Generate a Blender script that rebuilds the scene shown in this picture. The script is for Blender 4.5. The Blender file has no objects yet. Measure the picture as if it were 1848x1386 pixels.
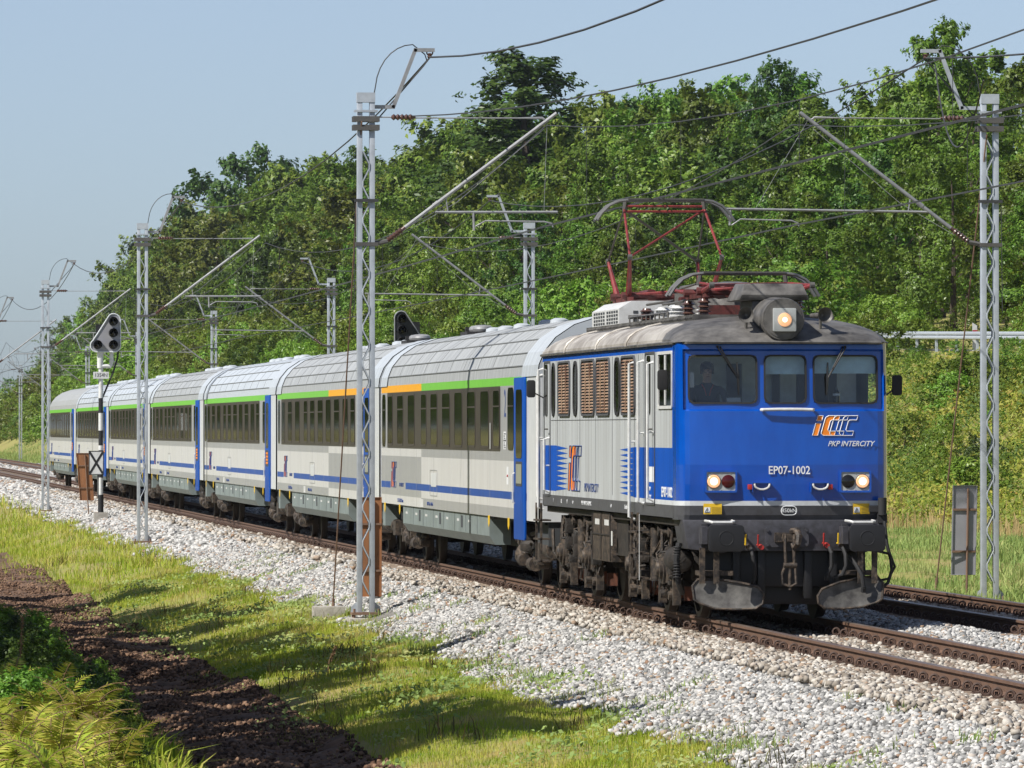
import bpy, bmesh, math, random
import numpy as np
from mathutils import Vector, Matrix

R = random.Random(11)
NR = np.random.default_rng(11)
sc = bpy.context.scene
COL = sc.collection
PI = math.pi

# ------------------------------------------------------------------ camera
# world axes: x to the right of the train's track, y along the track away from the camera, z = 0 on the rail heads
YAW, CAM = 0.110035, (-12.5917, -81.8557, 2.4536)
cd = bpy.data.cameras.new('camera')
cam = bpy.data.objects.new('camera', cd)
COL.objects.link(cam)
cam.location = CAM
cam.rotation_euler = (PI / 2 + math.radians(0.3935), 0, -YAW)
cd.sensor_width = 36
cd.lens = 36 * 11779.0 / 1848
cd.clip_start = 1
cd.clip_end = 6000
sc.camera = cam

# ------------------------------------------------------------------ daylight
SUN = Vector((-1.0, -0.50, 1.16)).normalized()      # towards the sun
EL = math.asin(SUN.z)
w = bpy.data.worlds.new('World')
sc.world = w
w.use_nodes = True
nt = w.node_tree
nt.nodes.clear()
sky = nt.nodes.new('ShaderNodeTexSky')
sky.sky_type = 'NISHITA'
sky.sun_disc = False
sky.sun_elevation = EL
sky.sun_rotation = math.atan2(SUN.x, SUN.y)
sky.air_density = 0.75
sky.dust_density = 0.6
sky.ozone_density = 8.5
bg = nt.nodes.new('ShaderNodeBackground')
bg.inputs[1].default_value = 0.088
out = nt.nodes.new('ShaderNodeOutputWorld')
hs = nt.nodes.new('ShaderNodeHueSaturation')
hs.inputs['Saturation'].default_value = 0.68
nt.links.new(sky.outputs[0], hs.inputs['Color'])
nt.links.new(hs.outputs[0], bg.inputs[0])
nt.links.new(bg.outputs[0], out.inputs[0])
sl = bpy.data.lights.new('sun', 'SUN')
sl.energy = 5.0
sl.angle = math.radians(0.53)
sl.color = (1.0, 0.955, 0.88)
so = bpy.data.objects.new('sun', sl)
so.rotation_euler = SUN.to_track_quat('Z', 'Y').to_euler()
so.location = (-60, -60, 80)
COL.objects.link(so)
sc.view_settings.view_transform = 'Standard'
sc.view_settings.look = 'None'
sc.view_settings.exposure = 0.44
sc.view_settings.gamma = 1.0
sc.render.engine = 'CYCLES'
sc.cycles.max_bounces = 6
sc.cycles.diffuse_bounces = 3
sc.cycles.glossy_bounces = 3
sc.cycles.transparent_max_bounces = 10
sc.cycles.use_denoising = True

# ------------------------------------------------------------------ materials
MAT = {}


def M(name, c, rough=0.6, metal=0.0, c2=None, scale=6.0, stretch=(1, 1, 1), lo=0.35, hi=0.7, bump=0.0, bscale=None, coat=0.0, spec=0.5):
    """A painted / metal / stone surface whose colour drifts between c and c2 on a noise; stretch draws it into streaks."""
    m = bpy.data.materials.new(name)
    m.use_nodes = True
    t = m.node_tree
    p = t.nodes['Principled BSDF']
    p.inputs['Roughness'].default_value = rough
    p.inputs['Metallic'].default_value = metal
    p.inputs['Specular IOR Level'].default_value = spec
    if coat:
        p.inputs['Coat Weight'].default_value = coat
        p.inputs['Coat Roughness'].default_value = 0.08
    if c2 is None:
        c2 = tuple(x * 0.78 for x in c)
    tc = t.nodes.new('ShaderNodeTexCoord')
    mp = t.nodes.new('ShaderNodeMapping')
    mp.inputs['Scale'].default_value = stretch
    t.links.new(tc.outputs['Object'], mp.inputs[0])
    n = t.nodes.new('ShaderNodeTexNoise')
    n.inputs['Scale'].default_value = scale
    n.inputs['Detail'].default_value = 6
    n.inputs['Roughness'].default_value = 0.62
    t.links.new(mp.outputs[0], n.inputs['Vector'])
    r = t.nodes.new('ShaderNodeValToRGB')
    r.color_ramp.elements[0].position = lo
    r.color_ramp.elements[1].position = hi
    r.color_ramp.elements[0].color = (*c2, 1)
    r.color_ramp.elements[1].color = (*c, 1)
    t.links.new(n.outputs['Fac'], r.inputs[0])
    t.links.new(r.outputs[0], p.inputs['Base Color'])
    if bump:
        n2 = t.nodes.new('ShaderNodeTexNoise')
        n2.inputs['Scale'].default_value = bscale or scale * 4
        n2.inputs['Detail'].default_value = 5
        t.links.new(tc.outputs['Object'], n2.inputs['Vector'])
        b = t.nodes.new('ShaderNodeBump')
        b.inputs['Strength'].default_value = bump
        b.inputs['Distance'].default_value = 0.02
        t.links.new(n2.outputs['Fac'], b.inputs['Height'])
        t.links.new(b.outputs[0], p.inputs['Normal'])
    MAT[name] = m
    return m


def islands(name, stops, rough=0.9, trans=0.0, obj_var=0.0, noise=None):
    """Colour picked per loose piece (leaf, stone, blade) from a ramp, shifted per object; optional translucency."""
    m = bpy.data.materials.new(name)
    m.use_nodes = True
    t = m.node_tree
    p = t.nodes['Principled BSDF']
    p.inputs['Roughness'].default_value = rough
    p.inputs['Specular IOR Level'].default_value = 0.3
    g = t.nodes.new('ShaderNodeNewGeometry')
    r = t.nodes.new('ShaderNodeValToRGB')
    el = r.color_ramp.elements
    el[0].position, el[0].color = stops[0][0], (*stops[0][1], 1)
    el[1].position, el[1].color = stops[-1][0], (*stops[-1][1], 1)
    for pos, c in stops[1:-1]:
        e = el.new(pos)
        e.color = (*c, 1)
    src = g.outputs['Random Per Island']
    if noise:
        tc = t.nodes.new('ShaderNodeTexCoord')
        n = t.nodes.new('ShaderNodeTexNoise')
        n.inputs['Scale'].default_value = noise
        n.inputs['Detail'].default_value = 3
        t.links.new(tc.outputs['Object'], n.inputs['Vector'])
        ma = t.nodes.new('ShaderNodeMath')
        ma.operation = 'MULTIPLY_ADD'
        ma.inputs[1].default_value = 0.35
        t.links.new(src, ma.inputs[0])
        mb = t.nodes.new('ShaderNodeMath')
        mb.operation = 'MULTIPLY_ADD'
        mb.inputs[1].default_value = 1.9
        mb.inputs[2].default_value = -0.62
        t.links.new(n.outputs['Fac'], mb.inputs[0])
        t.links.new(mb.outputs[0], ma.inputs[2])
        src = ma.outputs[0]
    t.links.new(src, r.inputs[0])
    c = r.outputs[0]
    if obj_var:
        oi = t.nodes.new('ShaderNodeObjectInfo')
        hs = t.nodes.new('ShaderNodeHueSaturation')
        mr = t.nodes.new('ShaderNodeMapRange')
        mr.inputs['To Min'].default_value = 1 - obj_var
        mr.inputs['To Max'].default_value = 1 + obj_var
        t.links.new(oi.outputs['Random'], mr.inputs[0])
        t.links.new(mr.outputs[0], hs.inputs['Value'])
        mr2 = t.nodes.new('ShaderNodeMapRange')
        mr2.inputs['To Min'].default_value = 0.478
        mr2.inputs['To Max'].default_value = 0.526
        t.links.new(oi.outputs['Random'], mr2.inputs[0])
        t.links.new(mr2.outputs[0], hs.inputs['Hue'])
        t.links.new(c, hs.inputs['Color'])
        c = hs.outputs[0]
    t.links.new(c, p.inputs['Base Color'])
    if trans:
        tr = t.nodes.new('ShaderNodeBsdfTranslucent')
        mx = t.nodes.new('ShaderNodeMixShader')
        mx.inputs[0].default_value = trans
        t.links.new(c, tr.inputs[0])
        t.links.new(p.outputs[0], mx.inputs[1])
        t.links.new(tr.outputs[0], mx.inputs[2])
        t.links.new(mx.outputs[0], t.nodes['Material Output'].inputs[0])
    MAT[name] = m
    return m


def emit(name, c, s):
    m = bpy.data.materials.new(name)
    m.use_nodes = True
    p = m.node_tree.nodes['Principled BSDF']
    p.inputs['Base Color'].default_value = (*c, 1)
    p.inputs['Emission Color'].default_value = (*c, 1)
    p.inputs['Emission Strength'].default_value = s
    p.inputs['Roughness'].default_value = 0.2
    MAT[name] = m


def glass(name, tint, refl=0.12):
    m = bpy.data.materials.new(name)
    m.use_nodes = True
    t = m.node_tree
    t.nodes.remove(t.nodes['Principled BSDF'])
    tr = t.nodes.new('ShaderNodeBsdfTransparent')
    tr.inputs[0].default_value = (*tint, 1)
    gl = t.nodes.new('ShaderNodeBsdfGlossy')
    gl.inputs['Roughness'].default_value = 0.03
    fr = t.nodes.new('ShaderNodeFresnel')
    fr.inputs[0].default_value = 1.5
    ma = t.nodes.new('ShaderNodeMath')
    ma.operation = 'ADD'
    ma.inputs[1].default_value = refl - 0.04
    t.links.new(fr.outputs[0], ma.inputs[0])
    mx = t.nodes.new('ShaderNodeMixShader')
    t.links.new(ma.outputs[0], mx.inputs[0])
    t.links.new(tr.outputs[0], mx.inputs[1])
    t.links.new(gl.outputs[0], mx.inputs[2])
    t.links.new(mx.outputs[0], t.nodes['Material Output'].inputs[0])
    MAT[name] = m


M('blue', (0.0, 0.074, 0.43), 0.2, c2=(0.0, 0.055, 0.34), scale=3, coat=0.6, stretch=(1, 1, 0.4), bump=0.4, bscale=1.8)
M('blue_side', (0.001, 0.078, 0.42), 0.5, c2=(0.001, 0.058, 0.33), scale=3, stretch=(1, 1, 0.3), spec=0.15)
M('door_blue', (0.002, 0.07, 0.37), 0.45, scale=2, spec=0.2)
M('loco_grey', (0.45, 0.475, 0.49), 0.45, c2=(0.31, 0.32, 0.325), scale=5, stretch=(1, 1, 0.06), lo=0.3, hi=0.62)
M('silver', (0.62, 0.65, 0.68), 0.4)
M('skirt_grey', (0.085, 0.088, 0.10), 0.5, c2=(0.06, 0.06, 0.066), scale=9)
M('beam_dark', (0.062, 0.062, 0.076), 0.55, c2=(0.028, 0.027, 0.03), scale=10)
M('black', (0.014, 0.014, 0.016), 0.5)
M('rubber', (0.018, 0.018, 0.02), 0.75)
M('grime', (0.040, 0.031, 0.025), 0.7, c2=(0.008, 0.007, 0.006), scale=9, bump=0.5)
M('grime_light', (0.135, 0.098, 0.068), 0.65, c2=(0.018, 0.014, 0.012), scale=14, lo=0.42, hi=0.75, bump=0.4)
M('grime_red', (0.22, 0.075, 0.04), 0.85, c2=(0.07, 0.03, 0.02), scale=9)
M('wheel_steel', (0.07, 0.058, 0.05), 0.6, 0.4, scale=8)
M('loco_roof', (0.52, 0.495, 0.455), 0.5, 0.1, c2=(0.20, 0.175, 0.15), scale=2.2, stretch=(1.6, 0.8, 0.7), lo=0.33, hi=0.72, bump=0.15)
M('roof_dirty', (0.17, 0.162, 0.152), 0.5, c2=(0.032, 0.030, 0.029), scale=4, lo=0.3, hi=0.75, bump=0.2)
M('white_paint', (0.64, 0.65, 0.65), 0.4, c2=(0.5, 0.5, 0.49), scale=8)
M('white_letter', (0.8, 0.82, 0.84), 0.5)
M('blue_letter', (0.015, 0.05, 0.22), 0.5)
M('orange', (0.85, 0.24, 0.015), 0.5, c2=(0.8, 0.22, 0.015))
M('louvre', (0.34, 0.23, 0.15), 0.7, c2=(0.11, 0.05, 0.028), scale=4, lo=0.35, hi=0.65)
M('red', (0.45, 0.03, 0.025), 0.45, c2=(0.30, 0.025, 0.02))
M('pan_red', (0.27, 0.034, 0.034), 0.5, c2=(0.12, 0.02, 0.02), scale=9)
M('base_red', (0.14, 0.028, 0.025), 0.6, c2=(0.045, 0.015, 0.013), scale=9)
M('yellow', (0.75, 0.48, 0.02), 0.5)
M('lamp_plate', (0.42, 0.44, 0.44), 0.5)
emit('lamp_glow', (0.90, 0.46, 0.24), 0.36)
emit('lamp_hot', (1.0, 0.86, 0.68), 0.95)
M('tail_red', (0.07, 0.006, 0.008), 0.15)
M('tail_dark', (0.012, 0.012, 0.012), 0.15)
glass('cab_glass', (0.86, 0.92, 0.96), 0.07)
M('cab_wall', (0.66, 0.74, 0.80), 0.7)
M('cab_dark', (0.05, 0.055, 0.06), 0.7)
M('blind', (0.66, 0.86, 0.92), 0.8)
M('coach_light', (0.58, 0.58, 0.575), 0.4, c2=(0.50, 0.498, 0.49), scale=6, stretch=(1, 1, 0.1), coat=0.12)
M('coach_grey', (0.34, 0.345, 0.35), 0.4, c2=(0.285, 0.29, 0.295), scale=6, stretch=(1, 1, 0.1), coat=0.12)
M('coach_white', (0.64, 0.66, 0.68), 0.35, c2=(0.56, 0.58, 0.6), scale=4, coat=0.15)
M('coach_green', (0.16, 0.48, 0.05), 0.45, c2=(0.14, 0.43, 0.045))
M('coach_orange', (0.78, 0.36, 0.008), 0.45, c2=(0.72, 0.33, 0.008))
M('coach_blue', (0.012, 0.07, 0.31), 0.45)
M('coach_roof', (0.40, 0.415, 0.42), 0.5, c2=(0.23, 0.24, 0.243), scale=3, stretch=(0.25, 1.6, 0.3), lo=0.3, hi=0.72)
M('coach_roof_pale', (0.47, 0.51, 0.55), 0.45, c2=(0.37, 0.40, 0.43), scale=3, stretch=(0.25, 1.6, 0.3))
M('coach_roof_plain', (0.33, 0.34, 0.34), 0.55, c2=(0.28, 0.29, 0.29), scale=2)
M('seam', (0.20, 0.21, 0.22), 0.6)
M('coach_skirt', (0.21, 0.25, 0.25), 0.5, c2=(0.155, 0.185, 0.18), scale=3)
M('window_band', (0.052, 0.042, 0.038), 0.35, c2=(0.04, 0.032, 0.029), scale=2, spec=0.12)
M('window_glass', (0.005, 0.006, 0.005), 0.05, c2=(0.018, 0.018, 0.013), scale=2.2, stretch=(1, 1, 0.35), spec=0.06)
M('blinded_glass', (0.30, 0.31, 0.25), 0.35)
M('bellows', (0.02, 0.02, 0.022), 0.85)
M('galvanised', (0.46, 0.50, 0.55), 0.42, 0.15, c2=(0.35, 0.38, 0.42), scale=5)
M('steel_dark', (0.12, 0.115, 0.11), 0.6, 0.3)
M('tube_grey', (0.36, 0.37, 0.38), 0.5, 0.3, c2=(0.25, 0.25, 0.26), scale=6)
M('head_grey', (0.17, 0.17, 0.17), 0.5, 0.3)
M('porcelain', (0.10, 0.055, 0.045), 0.25)
M('cable', (0.045, 0.047, 0.05), 0.6)
M('rod_rust', (0.20, 0.12, 0.08), 0.8)
M('concrete', (0.42, 0.40, 0.36), 0.9, c2=(0.27, 0.25, 0.22), scale=7, bump=0.3)
M('rust_board', (0.36, 0.15, 0.055), 0.75, c2=(0.19, 0.085, 0.04), scale=3, stretch=(1, 1, 0.3))
M('grey_board', (0.29, 0.29, 0.31), 0.5, c2=(0.24, 0.24, 0.26), scale=2)
M('rail_rust', (0.150, 0.085, 0.055), 0.75, c2=(0.10, 0.056, 0.037), scale=5)
M('rail_head', (0.26, 0.20, 0.16), 0.38, 0.6, c2=(0.17, 0.12, 0.09), scale=4, stretch=(1, 0.2, 1))
M('sleeper', (0.30, 0.235, 0.18), 0.95, c2=(0.17, 0.125, 0.095), scale=6, bump=0.4)
M('clip', (0.10, 0.055, 0.038), 0.7, c2=(0.055, 0.035, 0.027), scale=30)
M('ballast_bed', (0.22, 0.21, 0.19), 0.95, c2=(0.12, 0.11, 0.10), scale=22, lo=0.42, hi=0.6, bump=1.0, bscale=30)
M('earth_grass', (0.20, 0.235, 0.04), 0.95, c2=(0.27, 0.21, 0.08), scale=1.6, bump=0.6, bscale=12)
M('soil', (0.17, 0.10, 0.062), 0.98, c2=(0.055, 0.032, 0.021), scale=5, lo=0.35, hi=0.7, bump=0.8, bscale=14)
M('asphalt', (0.06, 0.06, 0.06), 0.9)
M('bark', (0.075, 0.055, 0.04), 0.9, c2=(0.04, 0.03, 0.024), scale=4, bump=0.4)
M('skin', (0.66, 0.42, 0.32), 0.55)
M('shirt', (0.030, 0.036, 0.06), 0.8)
M('hair', (0.03, 0.02, 0.015), 0.6)
M('paper', (0.78, 0.8, 0.8), 0.8)
M('dry_stalk', (0.20, 0.12, 0.06), 0.9)
islands('stones', [(0, (0.075, 0.073, 0.07)), (0.16, (0.20, 0.20, 0.195)), (0.5, (0.36, 0.355, 0.345)), (0.88, (0.53, 0.52, 0.50)), (0.945, (0.31, 0.23, 0.16)), (1, (0.20, 0.12, 0.08))], 0.92)
islands('dusty_stones', [(0, (0.14, 0.115, 0.09)), (0.4, (0.34, 0.305, 0.26)), (0.85, (0.50, 0.47, 0.42)), (1, (0.24, 0.15, 0.09))], 0.95)
M('guard_steel', (0.14, 0.135, 0.125), 0.6, c2=(0.045, 0.042, 0.04), scale=7)
islands('soil_lumps', [(0, (0.035, 0.020, 0.014)), (0.5, (0.105, 0.06, 0.038)), (1, (0.25, 0.155, 0.10))], 0.98)
islands('grass_blades', [(0, (0.10, 0.19, 0.012)), (0.3, (0.23, 0.33, 0.022)), (0.6, (0.38, 0.42, 0.05)), (0.82, (0.52, 0.44, 0.13)), (1, (0.52, 0.36, 0.17))], 0.7, 0.35, noise=0.9)
islands('meadow_blades', [(0, (0.12, 0.20, 0.05)), (0.5, (0.28, 0.38, 0.11)), (1, (0.46, 0.44, 0.19))], 0.7, 0.35, noise=0.4)
islands('dry_blades', [(0, (0.07, 0.05, 0.025)), (0.5, (0.12, 0.13, 0.03)), (1, (0.26, 0.18, 0.08))], 0.8, 0.2)
islands('reed_blades', [(0, (0.30, 0.22, 0.09)), (1, (0.52, 0.40, 0.2))], 0.8, 0.3)
LEAF = {}
for nm, a, b, c in (('dark', (0.040, 0.082, 0.016), (0.062, 0.115, 0.020), (0.10, 0.155, 0.030)),
                    ('mid', (0.075, 0.140, 0.017), (0.115, 0.195, 0.023), (0.175, 0.255, 0.04)),
                    ('fresh', (0.115, 0.195, 0.020), (0.165, 0.26, 0.03), (0.25, 0.33, 0.055)),
                    ('olive', (0.085, 0.125, 0.017), (0.135, 0.185, 0.025), (0.22, 0.25, 0.045)),
                    ('bracken', (0.16, 0.21, 0.02), (0.32, 0.36, 0.04), (0.48, 0.40, 0.09))):
    LEAF[nm] = islands('leaf_' + nm, [(0, a), (0.5, b), (1, c)], 0.40, 0.33, 0.34)
islands('bank_leaves', [(0, (0.03, 0.075, 0.012)), (0.35, (0.10, 0.165, 0.022)), (0.6, (0.26, 0.30, 0.04)), (0.82, (0.36, 0.33, 0.06)), (1, (0.30, 0.16, 0.05))], 0.6, 0.3, noise=0.22)


# ------------------------------------------------------------------ mesh helpers
class MB:
    """Collects shapes into one mesh."""
    def __init__(self):
        self.v, self.f, self.m = [], [], []

    def add(self, vs, fs, m=0):
        b = len(self.v)
        self.v += [tuple(p) for p in vs]
        self.f += [tuple(i + b for i in f) for f in fs]
        self.m += [m] * len(fs)
        return self

    def box(self, x0, x1, y0, y1, z0, z1, m=0):
        vs = [(x, y, z) for z in (z0, z1) for y in (y0, y1) for x in (x0, x1)]
        return self.add(vs, [(0, 2, 3, 1), (4, 5, 7, 6), (0, 1, 5, 4), (1, 3, 7, 5), (3, 2, 6, 7), (2, 0, 4, 6)], m)

    def quad(self, a, b, c, d, m=0):
        return self.add([a, b, c, d], [(0, 1, 2, 3)], m)

    def cyl(self, p0, p1, r0, r1=None, n=12, m=0, caps=True):
        r1 = r0 if r1 is None else r1
        p0, p1 = Vector(p0), Vector(p1)
        d = (p1 - p0).normalized()
        a = d.orthogonal().normalized()
        b = d.cross(a)
        vs = []
        for p, r in ((p0, r0), (p1, r1)):
            for i in range(n):
                t = 2 * PI * (i + 0.5) / n
                vs.append(p + a * math.cos(t) * r + b * math.sin(t) * r)
        fs = [(i, (i + 1) % n, n + (i + 1) % n, n + i) for i in range(n)]
        if caps:
            fs += [tuple(range(n - 1, -1, -1)), tuple(range(n, 2 * n))]
        return self.add(vs, fs, m)

    def tube(self, pts, r, n=6, m=0, closed=False):
        pts = [Vector(p) for p in pts]
        k = len(pts)
        rs = r if isinstance(r, (list, tuple)) else [r] * k
        vs, up = [], None
        for i, p in enumerate(pts):
            if closed:
                d = pts[(i + 1) % k] - pts[i - 1]
            else:
                d = pts[min(i + 1, k - 1)] - pts[max(i - 1, 0)]
            d = d.normalized()
            if up is None:
                up = d.orthogonal().normalized()
            a = (up - d * up.dot(d))
            a = a.normalized() if a.length > 1e-6 else d.orthogonal().normalized()
            up = a
            b = d.cross(a)
            for j in range(n):
                t = 2 * PI * j / n
                vs.append(p + (a * math.cos(t) + b * math.sin(t)) * rs[i])
        fs = []
        for i in range(k if closed else k - 1):
            q = (i + 1) % k
            for j in range(n):
                fs.append((i * n + j, i * n + (j + 1) % n, q * n + (j + 1) % n, q * n + j))
        if not closed:
            fs += [tuple(range(n - 1, -1, -1)), tuple(range((k - 1) * n, k * n))]
        return self.add(vs, fs, m)

    def extrude(self, poly, vec, m=0):
        poly = [Vector(p) for p in poly]
        vec = Vector(vec)
        n = len(poly)
        vs = poly + [p + vec for p in poly]
        fs = [tuple(range(n - 1, -1, -1)), tuple(range(n, 2 * n))] + [(i, (i + 1) % n, n + (i + 1) % n, n + i) for i in range(n)]
        return self.add(vs, fs, m)

    def ring(self, outer, inner, vec, m=0):
        vec = Vector(vec)
        n = len(outer)
        o, i_ = [Vector(p) for p in outer], [Vector(p) for p in inner]
        vs = o + i_ + [p + vec for p in o] + [p + vec for p in i_]
        fs = []
        for k in range(n):
            q = (k + 1) % n
            fs += [(k, q, n + q, n + k), (2 * n + k, 3 * n + k, 3 * n + q, 2 * n + q), (k, 2 * n + k, 2 * n + q, q), (n + k, n + q, 3 * n + q, 3 * n + k)]
        return self.add(vs, fs, m)

    def lathe(self, c, axis, prof, n=16, m=0):
        """prof: (distance along axis, radius)."""
        c, ax = Vector(c), Vector(axis).normalized()
        a = ax.orthogonal().normalized()
        b = ax.cross(a)
        vs = []
        for d, r in prof:
            for i in range(n):
                t = 2 * PI * (i + 0.5) / n
                vs.append(c + ax * d + (a * math.cos(t) + b * math.sin(t)) * max(r, 1e-4))
        k = len(prof)
        fs = [(i * n + j, i * n + (j + 1) % n, (i + 1) * n + (j + 1) % n, (i + 1) * n + j) for i in range(k - 1) for j in range(n)]
        fs += [tuple(range(n - 1, -1, -1)), tuple(range((k - 1) * n, k * n))]
        return self.add(vs, fs, m)

    def torus(self, c, axis, r, t, n=14, k=6, m=0):
        c, ax = Vector(c), Vector(axis).normalized()
        a = ax.orthogonal().normalized()
        b = ax.cross(a)
        return self.tube([c + (a * math.cos(2 * PI * i / n) + b * math.sin(2 * PI * i / n)) * r for i in range(n)], t, k, m, True)

    def mesh(self, name, mats, smooth=35, bevel=0.0):
        me = bpy.data.meshes.new(name)
        me.from_pydata([tuple(p) for p in self.v], [], self.f)
        mats = mats if isinstance(mats, (list, tuple)) else [mats]
        for q in mats:
            me.materials.append(MAT[q] if isinstance(q, str) else q)
        me.polygons.foreach_set('material_index', self.m)
        bm = bmesh.new()
        bm.from_mesh(me)
        bmesh.ops.recalc_face_normals(bm, faces=bm.faces)
        if bevel:
            es = [e for e in bm.edges if len(e.link_faces) == 2 and e.calc_face_angle(0) > 0.6]
            bmesh.ops.bevel(bm, geom=es, offset=bevel, segments=2, profile=0.6, affect='EDGES', clamp_overlap=True)
        bm.to_mesh(me)
        bm.free()
        if smooth:
            me.shade_smooth()
            me.set_sharp_from_angle(angle=math.radians(smooth))
        return me

    def build(self, name, mats, parent=None, loc=(0, 0, 0), smooth=35, bevel=0.0):
        return link(name, self.mesh(name, mats, smooth, bevel), parent, loc)


def build_each(mb, name, mats, parent, smooth=35, bevel=0.0):
    """One object for each cluster of touching shapes in mb."""
    n = len(mb.v)
    par = list(range(n))

    def find(i):
        while par[i] != i:
            par[i] = par[par[i]]
            i = par[i]
        return i
    for f in mb.f:
        for q in f[1:]:
            par[find(q)] = find(f[0])
    comp = {}
    for i in range(n):
        comp.setdefault(find(i), []).append(i)
    V = np.array(mb.v)
    cl = [[ids, V[ids].min(0) - 0.012, V[ids].max(0) + 0.012] for ids in comp.values()]
    done = False
    while not done:
        done = True
        for a in range(len(cl)):
            for b in range(a + 1, len(cl)):
                if (cl[a][1] <= cl[b][2]).all() and (cl[b][1] <= cl[a][2]).all():
                    cl[a] = [cl[a][0] + cl[b][0], np.minimum(cl[a][1], cl[b][1]), np.maximum(cl[a][2], cl[b][2])]
                    del cl[b]
                    done = False
                    break
            if not done:
                break
    out_ = []
    for ids, _, _ in cl:
        ids = sorted(ids)
        mp = {q: i for i, q in enumerate(ids)}
        m2 = MB()
        m2.v = [mb.v[q] for q in ids]
        for f, m in zip(mb.f, mb.m):
            if f[0] in mp:
                m2.f.append(tuple(mp[q] for q in f))
                m2.m.append(m)
        out_.append(m2.build(name, mats, parent, smooth=smooth, bevel=bevel))
    return out_


def link(name, data, parent=None, loc=(0, 0, 0)):
    o = bpy.data.objects.new(name, data)
    COL.objects.link(o)
    o.location = loc
    if parent is not None:
        o.parent = parent
    return o


def raw_mesh(name, V, F, mats, mi=None, smooth=False):
    """numpy arrays to a mesh; F is (n,3) or (n,4)."""
    me = bpy.data.meshes.new(name)
    V = np.ascontiguousarray(V, np.float32)
    F = np.ascontiguousarray(F, np.int32)
    k = F.shape[1]
    me.vertices.add(len(V))
    me.vertices.foreach_set('co', V.ravel())
    me.loops.add(F.size)
    me.loops.foreach_set('vertex_index', F.ravel())
    me.polygons.add(len(F))
    me.polygons.foreach_set('loop_start', np.arange(0, F.size, k, dtype=np.int32))
    try:
        me.polygons.foreach_set('loop_total', np.full(len(F), k, np.int32))
    except Exception:
        pass
    for q in (mats if isinstance(mats, (list, tuple)) else [mats]):
        me.materials.append(MAT[q] if isinstance(q, str) else q)
    if mi is not None:
        me.polygons.foreach_set('material_index', np.asarray(mi, np.int32))
    me.update(calc_edges=True)
    if smooth:
        me.shade_smooth()
    return me


def tag(o, label=None, cat=None, group=None, kind=None):
    if label:
        o['label'] = label
    if cat:
        o['category'] = cat
    if group:
        o['group'] = group
    if kind:
        o['kind'] = kind
    return o


def thing(name, label, cat, loc=(0, 0, 0), group=None, rz=0.0):
    o = link(name, None, None, loc)
    o.rotation_euler = (0, 0, rz)
    return tag(o, label, cat, group)


KIDS = {}


def kids(o):
    return [c for c in bpy.data.objects if c.parent == o]


def plan(o):
    """The thing and its parts as a tree, read once so that copies are cheap."""
    return (o, [plan(c) for c in kids(o)])


def dup(tree, parent=None):
    o, ch = tree
    c = o.copy()
    COL.objects.link(c)
    if parent is not None:
        c.parent = parent
    for t in ch:
        dup(t, c)
    return c


def text(body, size, loc, face, mat, parent, shear=0.0, sx=1.0, align='CENTER', name='lettering', bold=0.0):
    cu = bpy.data.curves.new(name, 'FONT')
    cu.body = body
    cu.size = size
    cu.shear = shear
    cu.align_x = align
    cu.align_y = 'CENTER'
    cu.extrude = 0.0015
    cu.offset = bold
    cu.resolution_u = 3
    cu.materials.append(MAT[mat])
    tmp = bpy.data.objects.new('tmp', cu)
    me = bpy.data.meshes.new_from_object(tmp)
    bpy.data.objects.remove(tmp)
    o = link(name, me, parent, loc)
    o.rotation_euler = {'front': (PI / 2, 0, 0), 'side': (PI / 2, 0, -PI / 2)}[face]
    o.scale = (sx, 1, 1)
    return o


def rrect(w, h, r, n=4):
    pts = []
    for cx, cy, a0 in ((w / 2 - r, h / 2 - r, 0), (-w / 2 + r, h / 2 - r, 90), (-w / 2 + r, -h / 2 + r, 180), (w / 2 - r, -h / 2 + r, 270)):
        for i in range(n + 1):
            a = math.radians(a0 + 90 * i / n)
            pts.append((cx + r * math.cos(a), cy + r * math.sin(a)))
    return pts


def on_side(poly, x, y, z):      # 2-D outline onto a plane facing -x (first axis runs towards -y)
    return [(x, y - p[0], z + p[1]) for p in poly]


def on_front(poly, y, x, z):     # onto a plane facing -y
    return [(x + p[0], y, z + p[1]) for p in poly]


def interp(t, a):
    xs, ys = zip(*a)
    return float(np.interp(t, xs, ys))


def proj(u, v, z):
    du, dv = u - CAM[0], v - CAM[1]
    X = du * math.cos(YAW) - dv * math.sin(YAW)
    Z = du * math.sin(YAW) + dv * math.cos(YAW)
    return 924 + 11779 * X / Z, 773.9 - 11779 / Z * (z - CAM[2]), 11779 / Z


def vnoise(x, y, seed=0):
    """Smooth value noise on numpy arrays, 0..1."""
    xi, yi = np.floor(x).astype(np.int64), np.floor(y).astype(np.int64)
    fx, fy = x - xi, y - yi
    fx, fy = fx * fx * (3 - 2 * fx), fy * fy * (3 - 2 * fy)

    def h(a, b):
        n = (a * 374761393 + b * 668265263 + seed * 974711) & 0x7fffffff
        n = (n ^ (n >> 13)) * 1274126177 & 0x7fffffff
        return ((n ^ (n >> 16)) & 0xffff) / 65535.0
    return (h(xi, yi) * (1 - fx) + h(xi + 1, yi) * fx) * (1 - fy) + (h(xi, yi + 1) * (1 - fx) + h(xi + 1, yi + 1) * fx) * fy


# ------------------------------------------------------------------ ground
def toe(v):
    return np.interp(v, [60, 130, 260, 480, 900], [20.5, 20, 16, 12.5, 11])


def shoulder(v):                 # height of the road bench on top of the bank
    return np.interp(v, [100, 160, 230, 400, 900], [4.6, 5.25, 6.3, 7.5, 8.0])


def grass_edge(v):               # where the ballast ends on the left
    return -3.18 - 0.45 * np.exp(-((v + 4) / 10.0) ** 2) - 0.18 * np.sin(v * 0.31 + 1) - 0.16 * np.sin(v * 0.83) + 0.10 * np.sin(v * 2.1)


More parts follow.
